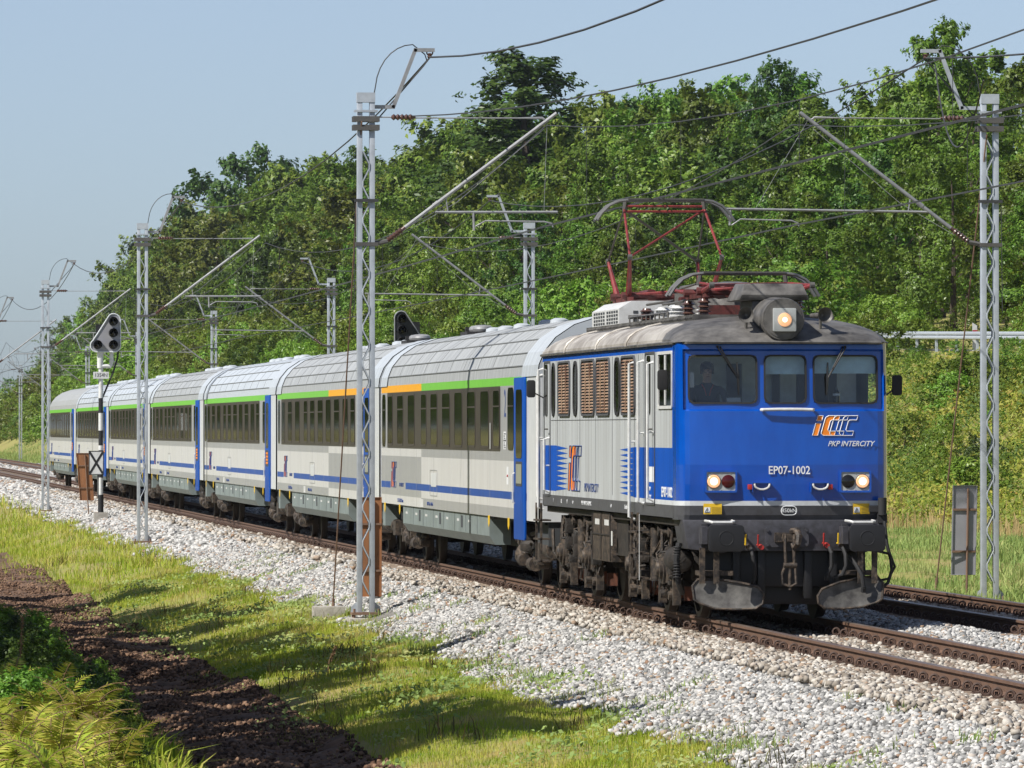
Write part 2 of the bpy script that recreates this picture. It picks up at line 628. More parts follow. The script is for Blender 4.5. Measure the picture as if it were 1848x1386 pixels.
def gz(u, v, bumps=True):
    u, v = np.asarray(u, float), np.asarray(v, float)
    prof = np.interp(u, [-60, -25, -14, -11, -9.3, -8.4, -6.6, -5.2, -4.0, -3.3, -1.95, -1.35, 5.35, 5.9, 7.0],
                     [2.2, 1.0, 0.0, -0.45, -0.95, -1.28, -1.20, -1.0, -0.80, -0.70, -0.29, -0.24, -0.24, -0.28, -0.46])
    t = toe(v)
    s = np.clip((u - t) / 15.0, 0, 1)
    bank = (s * s * (3 - 2 * s) * 0.6 + s * 0.4) * (shoulder(v) + 0.46)
    far = np.clip(u - t - 23, 0, None)
    z = prof + bank + np.minimum(far * 0.13, 22)
    if bumps:
        k = np.clip((-3.7 - u) / 0.8, 0, 1) + np.clip((u - 7) / 1.5, 0, 1)
        b = (vnoise(u * 0.55 + 9, v * 0.16, 3) - 0.5) * 0.34 + (vnoise(u * 1.3, v * 0.45, 4) - 0.5) * 0.16
        z = z + k * b
    return z


us = np.concatenate([np.linspace(-400, -60, 8), np.linspace(-50, -16, 14), np.arange(-15, -9, 0.5), np.arange(-9, -1, 0.12), np.arange(-1, 7.5, 0.5), np.arange(7.5, 24, 1.0), np.arange(24, 80, 2.5), np.linspace(85, 700, 14)])
vs_ = np.concatenate([np.arange(-110, -36, 4), np.arange(-36, 60, 0.4), np.arange(60, 240, 1.5), np.arange(240, 700, 10), np.linspace(710, 3000, 20)])
UU, VV = np.meshgrid(us, vs_)
ZZ = gz(UU, VV)
nu, nv = len(us), len(vs_)
idx = np.arange(nu * nv).reshape(nv, nu)
F = np.stack([idx[:-1, :-1], idx[:-1, 1:], idx[1:, 1:], idx[1:, :-1]], -1).reshape(-1, 4)
V = np.stack([UU, VV, ZZ - 0.03], -1).reshape(-1, 3)
tag(link('ground', raw_mesh('ground', V, F, 'earth_grass', smooth=True)), kind='structure')


def sheet(name, u0, u1, du, v0, v1, dv, dz, mat, rough=0.0, edge0=None):
    a, b = np.arange(u0, u1 + du / 2, du), np.arange(v0, v1 + dv / 2, dv)
    A, B = np.meshgrid(a, b)
    if edge0 is not None:       # ragged left edge
        t = (A - u0) / (u1 - u0)
        A = edge0(B) + t * (u1 - edge0(B))
    Z = gz(A, B) + dz
    if rough:
        Z = Z + rough * ((vnoise(A * 5, B * 5, 8) - 0.5) + 0.9 * (vnoise(A * 11, B * 11, 9) - 0.5) + 1.4 * (vnoise(A * 1.7, B * 1.1, 10) - 0.5))
    n, k = len(a), len(b)
    ii = np.arange(n * k).reshape(k, n)
    Fq = np.stack([ii[:-1, :-1], ii[:-1, 1:], ii[1:, 1:], ii[1:, :-1]], -1).reshape(-1, 4)
    return tag(link(name, raw_mesh(name, np.stack([A, B, Z], -1).reshape(-1, 3), Fq, mat, smooth=not rough)), kind='structure')


sheet('ballast_bed', -3.5, 6.1, 0.3, -60, 900, 2.0, 0.0, 'ballast_bed', edge0=grass_edge)
sheet('soil', -8.75, -6.45, 0.07, -36, 110, 0.09, 0.03, 'soil', 0.055, edge0=lambda v: -8.7 + 0.3 * np.sin(v * 0.4))

# ------------------------------------------------------------------ railway tracks
TRACKS = ((0.0, "the train's track"), (3.893, 'the empty far track'))
prof = [(-0.075, -0.172), (0.075, -0.172), (0.075, -0.160), (0.018, -0.138), (0.009, -0.125), (0.009, -0.052), (0.036, -0.038), (0.036, -0.008), (0.026, 0), (-0.026, 0), (-0.036, -0.008), (-0.036, -0.038), (-0.009, -0.052), (-0.009, -0.125), (-0.018, -0.138), (-0.075, -0.160)]
for tx, tn in TRACKS:
    for s, side in ((-1, 'left'), (1, 'right')):
        mb = MB()
        x0 = tx + s * 0.7525
        n = len(prof)
        ys = (-62, 900)
        vs = [(x0 + p[0], y, p[1]) for y in ys for p in prof]
        for i in range(n):
            j = (i + 1) % n
            mb.add([vs[i], vs[j], vs[n + j], vs[n + i]], [(0, 1, 2, 3)], 1 if i in (7, 8, 9) else 0)
        o = mb.build('rail', ['rail_rust', 'rail_head'], smooth=0)
        tag(o, 'long rusty brown steel rail, the %s one of the pair of %s' % ('near' if s < 0 else 'far', tn), 'rail')


def clip_mesh():
    mb = MB()
    mb.torus((0, 0, 0), (0.25, 1, 0), 0.044, 0.0125, 14, 6)
    mb.torus((0.0, 0.055, -0.005), (0.25, 1, 0), 0.040, 0.0115, 12, 5)
    mb.cyl((0, 0.028, -0.055), (0, 0.028, 0.012), 0.019, n=6)
    mb.box(-0.05, 0.045, -0.05, 0.10, -0.062, -0.046)
    return mb.mesh('rail_clip', 'clip')


SL_TOP = -0.178
slb = MB()
slb.add([(-1.28, -0.13, 0), (1.28, -0.13, 0), (1.28, 0.13, 0), (-1.28, 0.13, 0), (-1.26, -0.09, 0.2), (1.26, -0.09, 0.2), (1.26, 0.09, 0.2), (-1.26, 0.09, 0.2)],
        [(3, 2, 1, 0), (4, 5, 6, 7), (0, 1, 5, 4), (1, 2, 6, 5), (2, 3, 7, 6), (3, 0, 4, 7)])
slm = slb.mesh('sleeper', 'sleeper', 0, 0.012)
clm = clip_mesh()
NS = 150
for ti, (tx, tn) in enumerate(TRACKS):
    lab = 'dusty concrete sleeper with sprung rail clips lying under the rails of ' + tn
    grp = 'sleepers of ' + tn
    base = link('sleeper', slm, None, (tx, 0, SL_TOP - 0.2))
    tag(base, lab, 'sleeper', grp)
    for s in (-1, 1):
        for q in (-1, 1):
            if ti == 1 and q == 1 and s == 1:
                continue
            c = link('rail_clip', clm, base, (s * 0.7525 + q * 0.118, -0.03, 0.2 + 0.055))
    tr = plan(base)
    y0 = -22.0 if ti == 0 else -4.0
    for i in range(NS):
        o = base if i == 0 else dup(tr)
        o.location = (tx + R.uniform(-0.02, 0.02), y0 + i * 0.6, SL_TOP - 0.2)
        o.rotation_euler.z = R.uniform(-0.006, 0.006)
# the sleepers beyond those, too many and too small to tell apart
mb = MB()
for ti, (tx, tn) in enumerate(TRACKS):
    for y in np.arange((-22.0 if ti == 0 else -4.0) + NS * 0.6, 330, 0.6):
        mb.box(tx - 1.28, tx + 1.28, y - 0.1, y + 0.1, SL_TOP - 0.2, SL_TOP)
        for s in (-1, 1):
            for q in (-1, 1):
                mb.torus((tx + s * 0.7525 + q * 0.118, y, SL_TOP + 0.05), (0.2, 1, 0), 0.045, 0.016, 7, 4, 1)
tag(mb.build('distant_sleepers', ['sleeper', 'clip'], smooth=0), 'rows of concrete sleepers and rail clips under the far end of both tracks', 'sleepers', kind='stuff')


# ------------------------------------------------------------------ ballast stones
def stones(P, size, name, mat, flat=0.75):
    n = len(P)
    base = np.array([(x, y, z) for z in (-1, 1) for y in (-1, 1) for x in (-1, 1)], float) * 0.5
    B = base[None] * NR.uniform(0.55, 1.15, (n, 8, 3))
    B[:, 4:, :2] *= NR.uniform(0.45, 0.9, (n, 1, 1))
    sc_ = size[:, None] * np.stack([NR.uniform(0.75, 1.35, n), NR.uniform(0.75, 1.35, n), NR.uniform(0.55, 0.95, n) * flat / 0.75], 1)
    B = B * sc_[:, None, :]
    a, b = NR.uniform(0, 2 * PI, n), NR.uniform(-0.7, 0.7, n)
    c, s = np.cos(b)[:, None], np.sin(b)[:, None]
    Y, Z = B[..., 1] * c - B[..., 2] * s, B[..., 1] * s + B[..., 2] * c
    c, s = np.cos(a)[:, None], np.sin(a)[:, None]
    X, Y = B[..., 0] * c - Y * s, B[..., 0] * s + Y * c
    V = np.stack([X, Y, Z], -1) + P[:, None, :]
    f = np.array([(0, 2, 3, 1), (4, 5, 7, 6), (0, 1, 5, 4), (1, 3, 7, 5), (3, 2, 6, 7), (2, 0, 4, 6)])
    Fq = (f[None] + (np.arange(n) * 8)[:, None, None]).reshape(-1, 4)
    return link(name, raw_mesh(name, V.reshape(-1, 3), Fq, mat))


def strip(n, u0, u1, v0, v1):
    return NR.uniform(u0, u1, n), NR.uniform(v0, v1, n)


Ua, Va, Sa = [], [], []
for (u0, u1), k in (((-3.9, -1.2), 1.0), ((1.05, 2.9), 0.8), ((5.0, 6.0), 0.4)):
    for v0, v1, dens, s0, s1 in ((-30, 20, 700, 0.028, 0.075), (20, 75, 380, 0.036, 0.085), (75, 190, 95, 0.07, 0.145), (190, 420, 16, 0.13, 0.26)):
        n = int((u1 - u0) * (v1 - v0) * dens * k)
        u, v = strip(n, u0, u1, v0, v1)
        Ua.append(u)
        Va.append(v)
        Sa.append(NR.uniform(s0, s1, n))
u, v, s = map(np.concatenate, (Ua, Va, Sa))
e = grass_edge(v)
keep = (u > e - 0.05 + NR.uniform(-0.30, 0.30, len(u)))
for mv in (25.05, 93.6, 160.9, 229.0):
    keep &= ~((np.abs(u + 3.2) < 0.42) & (v > mv - 2.2) & (v < mv + 0.45))
u, v, s = u[keep], v[keep], s[keep]
z = gz(u, v, False) + NR.uniform(-0.02, 0.035, len(u))
hump = ((u > 1.2) & (u < 2.75)) * 0.13 * np.clip(1 - ((u - 1.95) / 0.8) ** 2, 0, 1)
z = z + hump * (0.6 + 0.8 * vnoise(u, v * 0.8, 5)) + 0.06 * (vnoise(u * 1.2, v * 0.9, 6) - 0.5) * (u < -1.4)
tag(stones(np.stack([u, v, z], 1), s, 'ballast_stones', 'stones'), 'loose pale grey and brown crushed ballast stones beside the tracks', 'ballast', kind='stuff')
Ua, Va, Sa = [], [], []
for u0, u1 in ((-0.66, 0.66), (3.893 - 0.66, 3.893 + 0.66), (-1.9, -0.88), (0.85, 1.25)):
    for v0, v1, dens in ((-30, 15, 230), (15, 40, 110), (40, 260, 16)):
        n = int((u1 - u0) * (v1 - v0) * dens)
        u, v = strip(n, u0, u1, v0, v1)
        # stones lie in the cribs between sleepers
        k = np.abs(((v + 22.0 + 0.3) % 0.6) - 0.3) > 0.085
        Ua.append(u[k])
        Va.append(v[k])
        Sa.append(NR.uniform(0.04, 0.085, k.sum()) * (1 if v0 < 40 else 1.6))
u, v, s = map(np.concatenate, (Ua, Va, Sa))
tag(stones(np.stack([u, v, np.full(len(u), -0.232) + NR.uniform(0, 0.05, len(u))], 1), s, 'dusty_ballast_stones', 'dusty_stones'), 'brown dusted ballast stones in the cribs between the sleepers', 'ballast', kind='stuff')


# ------------------------------------------------------------------ grass
def blades(P, h, wd, name, mat, lean=0.8):
    n = len(P)
    a = NR.uniform(0, 2 * PI, n)
    b = NR.uniform(0, 2 * PI, n)
    l = np.abs(NR.normal(0, lean, n)) * h
    dx, dy = np.cos(a) * wd / 2, np.sin(a) * wd / 2
    lx, ly = np.cos(b) * l, np.sin(b) * l
    V = np.empty((n, 5, 3))
    V[:, 0] = P + np.stack([-dx, -dy, np.zeros(n) - 0.02], 1)
    V[:, 1] = P + np.stack([dx, dy, np.zeros(n) - 0.02], 1)
    V[:, 2] = P + np.stack([dx * 0.7 + lx * 0.35, dy * 0.7 + ly * 0.35, h * 0.6], 1)
    V[:, 3] = P + np.stack([-dx * 0.7 + lx * 0.35, -dy * 0.7 + ly * 0.35, h * 0.6], 1)
    V[:, 4] = P + np.stack([lx, ly, h * np.clip(1 - 0.25 * l / h, 0.4, 1)], 1)
    f = np.array([(0, 1, 2), (0, 2, 3), (3, 2, 4)])
    Fq = (f[None] + (np.arange(n) * 5)[:, None, None]).reshape(-1, 3)
    return link(name, raw_mesh(name, V.reshape(-1, 3), Fq, mat))


Pu, Pv, Ph = [], [], []
for u0, u1, v0, v1, dens, h0, h1 in ((-7.3, -3.0, -32, 25, 780, 0.03, 0.105), (-8.0, -3.2, 25, 70, 300, 0.04, 0.13), (-9.5, -3.2, 70, 150, 50, 0.10, 0.26), (-14, -3.2, 150, 420, 7, 0.2, 0.45), (-13.5, -8.3, -40, 40, 110, 0.10, 0.4)):
    n = int((u1 - u0) * (v1 - v0) * dens)
    u, v = strip(n, u0, u1, v0, v1)
    patch = vnoise(u * 1.4, v * 0.6, 21)
    edge = grass_edge(v) + 0.38 - 0.75 * NR.random(n) ** 2 + 0.25 * (vnoise(u * 2.0, v * 1.3, 61) - 0.5)
    soil_edge = -6.55 + 0.35 * np.sin(v * 0.37) + 0.25 * np.sin(v * 1.1)
    k = (u < edge) & (NR.random(n) < 0.35 + 0.9 * patch) & ((u > soil_edge - 1.4 * NR.random(n) ** 3 * (vnoise(u * 1.1, v * 0.7, 63) > 0.42) - 0.5 * (vnoise(v * 0.9, v * 0.3, 62) - 0.5)) | (u < -8.4) | (v > 108))
    Pu.append(u[k])
    Pv.append(v[k])
    Ph.append(NR.uniform(h0, h1, k.sum()) * (0.55 + 0.9 * vnoise(u[k] * 0.8, v[k] * 0.35, 22)))
u, v, h = map(np.concatenate, (Pu, Pv, Ph))
tag(blades(np.stack([u, v, gz(u, v) - 0.02], 1), h, np.clip(h * 0.085, 0.007, 0.05), 'grass', 'grass_blades'), 'yellow green grass on the verge left of the ballast', 'grass', kind='stuff')
# weeds in the ballast
wc = [(NR.uniform(-3.4, -1.9), NR.uniform(-28, 70)) for _ in range(46)] + [(NR.uniform(-3.7, -3.1), NR.uniform(-26, 40)) for _ in range(40)]
u = np.concatenate([c[0] + NR.normal(0, 0.12, 60) for c in wc])
v = np.concatenate([c[1] + NR.normal(0, 0.25, 60) for c in wc])
h = NR.uniform(0.05, 0.16, len(u))
tag(blades(np.stack([u, v, gz(u, v) - 0.01], 1), h, h * 0.13, 'ballast_weeds', 'meadow_blades', 0.7), 'small green weeds growing up through the ballast', 'weeds', kind='stuff')
wc = [(NR.uniform(-6.5, -3.5), NR.uniform(-30, 95)) for _ in range(48)]
u = np.concatenate([c[0] + NR.normal(0, 0.16, 26) for c in wc])
v = np.concatenate([c[1] + NR.normal(0, 0.22, 26) for c in wc])
h = NR.uniform(0.10, 0.34, len(u))
tag(blades(np.stack([u, v, gz(u, v) - 0.01], 1), h, np.full(len(u), 0.014), 'dry_weeds', 'dry_blades', 0.9), 'dry brown weed stalks standing in the grass of the verge', 'weeds', kind='stuff')
Pu, Pv, Ph = [], [], []
for u0, u1, v0, v1, dens, h0, h1 in ((6.0, 21, 5, 150, 60, 0.08, 0.26), (6.2, 20, 150, 700, 5, 0.2, 0.45)):
    n = int((u1 - u0) * (v1 - v0) * dens)
    u, v = strip(n, u0, u1, v0, v1)
    Pu.append(u)
    Pv.append(v)
    Ph.append(NR.uniform(h0, h1, n) * (0.5 + vnoise(u * 0.7, v * 0.2, 23)))
u, v, h = map(np.concatenate, (Pu, Pv, Ph))
tag(blades(np.stack([u, v, gz(u, v) - 0.02], 1), h, h * 0.10, 'meadow_grass', 'meadow_blades'), 'long green meadow grass between the far track and the bank', 'grass', kind='stuff')
n = 5200
v = NR.uniform(60, 260, n)
u = toe(v) + NR.normal(0.5, 0.9, n)
h = NR.uniform(0.3, 0.85, n) * (0.45 + vnoise(u * 0.3, v * 0.12, 31))
tag(blades(np.stack([u, v, gz(u, v) - 0.02], 1), h, h * 0.07, 'dry_reeds', 'reed_blades', 0.25), 'pale straw coloured dry reeds along the foot of the bank', 'reeds', kind='stuff')


n = 85000
v = NR.uniform(-34, 90, n)
u = NR.uniform(-8.7, -6.35, n)
tag(stones(np.stack([u, v, gz(u, v) + NR.uniform(0.01, 0.065, n)], 1), NR.uniform(0.014, 0.06, n) * (0.5 + vnoise(u * 2, v, 77)), 'soil_lumps', 'soil_lumps'), 'dark brown crumbs and clods of freshly turned soil', 'soil', kind='stuff')


# ------------------------------------------------------------------ trees, bushes, ferns
def leaves(C, Nrm, size, aspect=0.5):
    """Folded diamond leaves at C facing Nrm."""
    n = len(C)
    Nrm = Nrm / np.linalg.norm(Nrm, axis=1, keepdims=True)
    t = NR.normal(0, 1, (n, 3))
    t -= Nrm * (t * Nrm).sum(1, keepdims=True)
    t /= np.linalg.norm(t, axis=1, keepdims=True)
    b = np.cross(Nrm, t)
    s = size[:, None]
    V = np.empty((n, 4, 3))
    V[:, 0] = C - t * s * 0.5
    V[:, 1] = C + b * s * aspect * 0.5 + Nrm * s * 0.06
    V[:, 2] = C + t * s * 0.5 - Nrm * s * 0.12
    V[:, 3] = C - b * s * aspect * 0.5 + Nrm * s * 0.06
    Fq = np.arange(n * 4).reshape(n, 4)
    return V.reshape(-1, 3), Fq


def crown(name, mat, H, rad, base, nb, ns, nl, leaf, shape='round', seed=0):
    """Boughs over the crown's envelope, each a tuft of leafy sprays reaching out and up."""
    rs = np.random.default_rng(seed)
    Cs, Ns, Ss = [], [], []
    for i in range(nb):
        t = (i + rs.random()) / nb
        zz = base + (H - base) * (0.02 + 0.95 * t)
        q = (zz - base) / (H - base)
        if shape == 'round':
            r = rad * (math.sin(PI * min(1, 0.16 + 0.80 * q)) ** 0.62)
        elif shape == 'cone':
            r = rad * (1.03 - q) ** 0.75 * (0.8 + 0.35 * rs.random())
        elif shape == 'spire':
            r = rad * (math.sin(PI * (0.2 + 0.78 * q)) ** 0.8)
        else:                         # mound
            r = rad * math.sqrt(max(0.03, 1 - q * q * 0.96))
        a = i * 2.399963 + rs.uniform(-0.6, 0.6)
        rr = r * (rs.uniform(0.25, 0.6) if i % 4 == 0 else rs.uniform(0.7, 1.0)) * (1 + 0.18 * math.sin(3 * a + seed))
        outw = np.array([math.cos(a), math.sin(a), 0.0])
        c = outw * rr + np.array([0, 0, zz])
        cr = rad * rs.uniform(0.13, 0.27) * (0.75 if q > 0.85 else 1)
        for k in range(ns):
            st = c + rs.normal(0, 0.5, 3) * cr * np.array([1, 1, 0.75])
            d = outw * rs.uniform(0.1, 1.0) * (1 - 0.5 * q) + np.array([0, 0, rs.uniform(0.1, 1.1) + 0.5 * q]) + rs.normal(0, 0.42, 3)
            d /= np.linalg.norm(d)
            L = rad * rs.uniform(0.10, 0.26)
            t_ = rs.random(nl) ** 0.8
            P = st + d * (L * t_)[:, None] + rs.normal(0, 1, (nl, 3)) * (L * 0.24 * (1.15 - t_))[:, None]
            P[:, 2] -= 0.18 * L * t_ ** 2
            Cs.append(P)
            nb_ = P - c
            nb_ /= np.linalg.norm(nb_, axis=1, keepdims=True) + 1e-6
            Ns.append(rs.normal(0, 0.42, (nl, 3)) + np.array([0, 0, 0.35]) + 0.75 * nb_ + 0.55 * outw)
            Ss.append(rs.uniform(0.6, 1.3, nl) * leaf * (1.1 - 0.35 * t_))
    V, Fq = leaves(np.concatenate(Cs), np.concatenate(Ns), np.concatenate(Ss), 0.5)
    return raw_mesh(name, V, Fq, mat)


def trunk(H, r, limbs=5, seed=0):
    rs = random.Random(seed)
    mb = MB()
    x = y = 0
    pts, rr = [], []
    for i in range(7):
        t = i / 6
        pts.append((x, y, H * 0.9 * t - 0.3))
        rr.append(r * (1.25 if i == 0 else 1) * (1 - 0.85 * t))
        x += rs.uniform(-0.05, 0.05) * H * 0.2
        y += rs.uniform(-0.05, 0.05) * H * 0.2
    mb.tube(pts, rr, 7)
    for i in range(limbs):
        t = rs.uniform(0.3, 0.8)
        k = int(t * 6)
        a = rs.uniform(0, 2 * PI)
        p = Vector(pts[k])
        L = H * rs.uniform(0.2, 0.32)
        q = p + Vector((math.cos(a) * L * 0.6, math.sin(a) * L * 0.6, L * 0.7))
        m_ = (p + q) / 2 + Vector((0, 0, -L * 0.08))
        mb.tube([p, m_, q], [rr[k] * 0.6, rr[k] * 0.4, rr[k] * 0.1], 5)
    return mb.mesh('trunk', 'bark')


wc = [(NR.uniform(-6.7, -3.2), NR.uniform(-30, 60)) for _ in range(170)]
u = np.concatenate([c[0] + NR.normal(0, 0.2, 55) for c in wc])
v = np.concatenate([c[1] + NR.normal(0, 0.3, 55) for c in wc])
V, Fq = leaves(np.stack([u, v, gz(u, v) + NR.uniform(0.0, 0.12, len(u))], 1), NR.normal(0, 0.5, (len(u), 3)) + np.array([-0.2, -0.2, 0.9]), NR.uniform(0.035, 0.09, len(u)), 0.6)
tag(link('verge_weeds', raw_mesh('verge_weeds', V, Fq, 'meadow_blades')), 'patches of broad leaved green weeds among the grass of the verge', 'weeds', kind='stuff')
TREE = []       # (kind, leaf colour, reference height, crown mesh, trunk mesh)
for i, (shape, lf, H, rad, base) in enumerate((('round', 'mid', 12, 4.3, 1.6), ('round', 'dark', 13, 4.6, 1.8), ('round', 'fresh', 11, 4.2, 1.2), ('spire', 'mid', 14, 3.6, 1.4),
                                               ('cone', 'dark', 14, 3.7, 1.2), ('round', 'olive', 12, 4.4, 1.5), ('spire', 'dark', 15, 3.9, 1.6), ('round', 'mid', 12, 4.0, 1.0))):
    TREE.append((shape, lf, H, crown('crown', LEAF[lf], H, rad, base, 48, 12, 33, (0.27, 0.33, 0.25, 0.29, 0.24, 0.34, 0.27, 0.30)[i], shape, 40 + i), trunk(H, 0.26, 6, i)))
SHADE = [(crown('crown', LEAF['mid'], 12, 4.2, 1.8, 48, 12, 30, 0.62, 'round', 140 + i), trunk(12, 0.26, 6, 60 + i)) for i in range(2)]
BUSH = []
for i, (lf, H, rad) in enumerate((('fresh', 3.2, 2.3), ('mid', 3.0, 2.2), ('fresh', 2.4, 1.9), ('dark', 3.4, 2.3), ('olive', 2.6, 2.2))):
    BUSH.append((lf, H, crown('foliage', LEAF[lf], H, rad, 0.05, 44, 8, 18, 0.17, 'mound', 80 + i), trunk(H, 0.07, 6, 30 + i)))


def plant(name, label, cat, data, loc, s, group=None, part='crown', sz=None):
    o = thing(name, label, cat, loc, group, R.uniform(0, 2 * PI))
    o.scale = (s, s, sz or s)
    link(part, data[0], o)
    link('trunk' if part == 'crown' else 'stem', data[1], o)
    return o


SKY = [(-400, 690), (-150, 650), (0, 602), (60, 575), (150, 535), (250, 465), (330, 375), (400, 305), (460, 296), (520, 282), (560, 268), (640, 250), (700, 262), (780, 250), (840, 215), (880, 190), (1040, 190), (1080, 185), (1150, 165), (1250, 158), (1300, 150), (1390, 142), (1450, 150), (1520, 148), (1580, 160), (1640, 125), (1690, 95), (1750, 95), (1848, 100), (2100, 90)]
ZONE = ((-900, 420, "above the far coaches"), (420, 1060, "behind the middle coaches"), (1060, 2600, "behind the locomotive"))
KIND = {'mid': 'mid green', 'dark': 'dark green', 'fresh': 'fresh yellow green', 'olive': 'olive tinged'}
SHAPE = {'round': 'broad crowned', 'spire': 'tall slender', 'cone': 'pointed', 'mound': 'bushy'}
placed = []


def forest_row(du, v0, v1, sp, frac, front, bush=False):
    v = v0
    while v < v1:
        u = float(toe(v)) + du + R.uniform(-1.8, 1.8) * (1 + v / 900)
        z = float(gz(u, v)) - 0.1
        x, y, s = proj(u, v, z)
        step = sp * R.uniform(0.75, 1.25) * (1 + max(0, v - 300) / 420)
        if bush and 9 < du < 20 and v < 260 and x > 1380:
            v += step
            continue
        if -90 < x < 1960:
            zone = [q[2] for q in ZONE if q[0] <= x < q[1]][0]
            if bush:
                k = R.choice((0, 0, 1, 2, 2, 3, 4))
                lf, H, cm, tm = BUSH[k]
                sc_ = R.uniform(*frac) * (0.55 if v < 250 and x > 1500 else 1) / H * (1 + max(0, v - 300) / 900)
                plant('bush', '%s leafy bush on the bank edge %s' % (KIND[lf], zone), 'bush', (cm, tm), (u, v, z), sc_ * R.uniform(1.0, 1.25), '%s bushes %s' % (KIND[lf], zone), 'foliage', sc_)
            else:
                top = CAM[2] + (773.9 - interp(x, SKY)) / s
                h = (top - z) * R.uniform(*frac)
                h = max(5.0, min(h, 27))
                k = R.choice((0, 0, 1, 2, 3, 5, 6, 7, 7))
                if x < 560 and R.random() < 0.4:
                    k = R.choice((1, 5, 0))
                shp, lf, H, cm, tm = TREE[k]
                s_ = h / H
                wide = max(s_ * R.uniform(0.85, 1.3), 0.8)
                plant('tree', '%s %s tree %s %s' % (KIND[lf], SHAPE[shp], 'low on the bank' if front else 'up the hillside', zone), 'tree', (cm, tm), (u, v, z), wide, '%s %s %s trees %s' % ('lower' if front else 'upper', KIND[lf], SHAPE[shp], zone), 'crown', s_)
        v += step


forest_row(5, 120, 900, 7.5, (1.6, 3.0), True, True)
forest_row(11, 112, 900, 9.0, (1.8, 3.6), True, True)
forest_row(17, 250, 900, 12.0, (2.2, 4.2), True, True)
forest_row(24.5, 130, 420, 5.0, (2.6, 4.6), True, True)
forest_row(29, 95, 1100, 13, (0.42, 0.66), True)
forest_row(35, 100, 1300, 13, (0.58, 0.84), True)
forest_row(43, 110, 1300, 12, (0.74, 0.98), False)
forest_row(53, 120, 1400, 12, (0.84, 1.0), False)


def one_tree(k, x, v_off, ytop, label, wide=1.0, du=38):
    """A tree that stands out: on the ray of column x, du metres behind the foot of the bank."""
    best = min((abs(proj(float(toe(v)) + du, v, 0)[0] - x), v) for v in np.arange(80, 1200, 1.0))[1] + v_off
    u = float(toe(best)) + du
    z = float(gz(u, best)) - 0.1
    s = proj(u, best, z)[2]
    h = CAM[2] + (773.9 - ytop) / s - z
    shp, lf, H, cm, tm = TREE[k]
    plant('tree', label, 'tree', (cm, tm), (u, best, z), h / H * wide, None, 'crown', h / H)


one_tree(4, 950, 0, 98, 'tall dark conical tree rising alone above the skyline in the middle of the wood', 2.0, 39)
one_tree(3, 1700, 0, 42, 'tallest leafy tree top on the skyline, behind the right catenary mast', 0.9, 40)
one_tree(6, 1395, 0, 112, 'slender dark tree poking above the skyline over the locomotive', 0.8, 42)
one_tree(1, 450, 0, 280, 'round dark tree top on the skyline above the fourth coach', 1.0, 42)

# trees outside the left edge of the view, whose shadows fall across the verge
for (u, v, k, h, wd) in ((-15.5, 6.2, 0, 12.0, 0.78), (-15.4, 9.2, 7, 11.2, 0.74), (-15.8, -14.6, 0, 11.9, 0.78), (-15.6, -11.3, 1, 11.4, 0.74), (-14.2, -5.0, 7, 9.4, 0.72), (-14.3, 0.0, 5, 9.2, 0.74), (-14.0, 15.0, 7, 9.4, 0.74), (-13.9, 20.5, 5, 9.3, 0.74), (-13.9, 26.5, 0, 9.4, 0.74), (-13.6, 33, 7, 9.2, 0.75), (-13.6, 40, 5, 9.2, 0.75), (-13.6, 48, 7, 9.0, 0.75), (-13.6, 58, 0, 9.0, 0.75)):
    cm, tm = SHADE[k % 2]
    plant('tree', 'roadside tree standing left of the verge, outside the view', 'tree', (cm, tm), (u, v, float(gz(u, v)) - 0.1), wd * h / 12, 'trees left of the verge', 'crown', h / 12)

# a wood beyond the verge on the left, outside the view: it is what the coach windows mirror
for i in range(46):
    v = 190 + i * 24
    u = -24 - 0.02 * v + R.uniform(-3, 3)
    shp, lf, H, cm, tm = TREE[i % 8]
    s_ = R.uniform(13, 19) / H
    plant('tree', 'distant tree of the wood left of the line, outside the view', 'tree', (cm, tm), (u, v, float(gz(u, v))), s_ * 1.6, 'trees of the wood left of the line', 'crown', s_)

# bushes on the open bank under the guard rail
for i in range(30):
    v = R.uniform(125, 265)
    du = R.choice((13.6, 14.2, 14.8, 12.0, 9.5, 14.5))
    u = float(toe(v)) + du + R.uniform(-0.6, 0.4)
    lf, H, cm, tm = BUSH[(0, 1, 1, 3, 3)[i % 5]]
    h = R.uniform(0.4, 0.75) if du > 13 else R.uniform(1.0, 2.0)
    plant('bush', '%s low bush on the bank just below the guard rail' % KIND[lf], 'bush', (cm, tm), (u, v, float(gz(u, v)) - 0.05), h / H * 1.5, '%s bushes below the guard rail' % KIND[lf], 'foliage', h / H)

for i in range(90):
    v = R.uniform(100, 300)
    u = float(toe(v)) + R.uniform(1.0, 12.5)
    lf, H, cm, tm = BUSH[(0, 2, 0, 1, 4, 2)[i % 6]]
    h = R.uniform(0.6, 1.7)
    plant('shrub', '%s small shrub scattered over the bracken bank below the road' % KIND[lf], 'shrub', (cm, tm), (u, v, float(gz(u, v)) - 0.08), h / H * R.uniform(0.9, 1.4), '%s shrubs on the bracken bank' % KIND[lf], 'foliage', h / H)

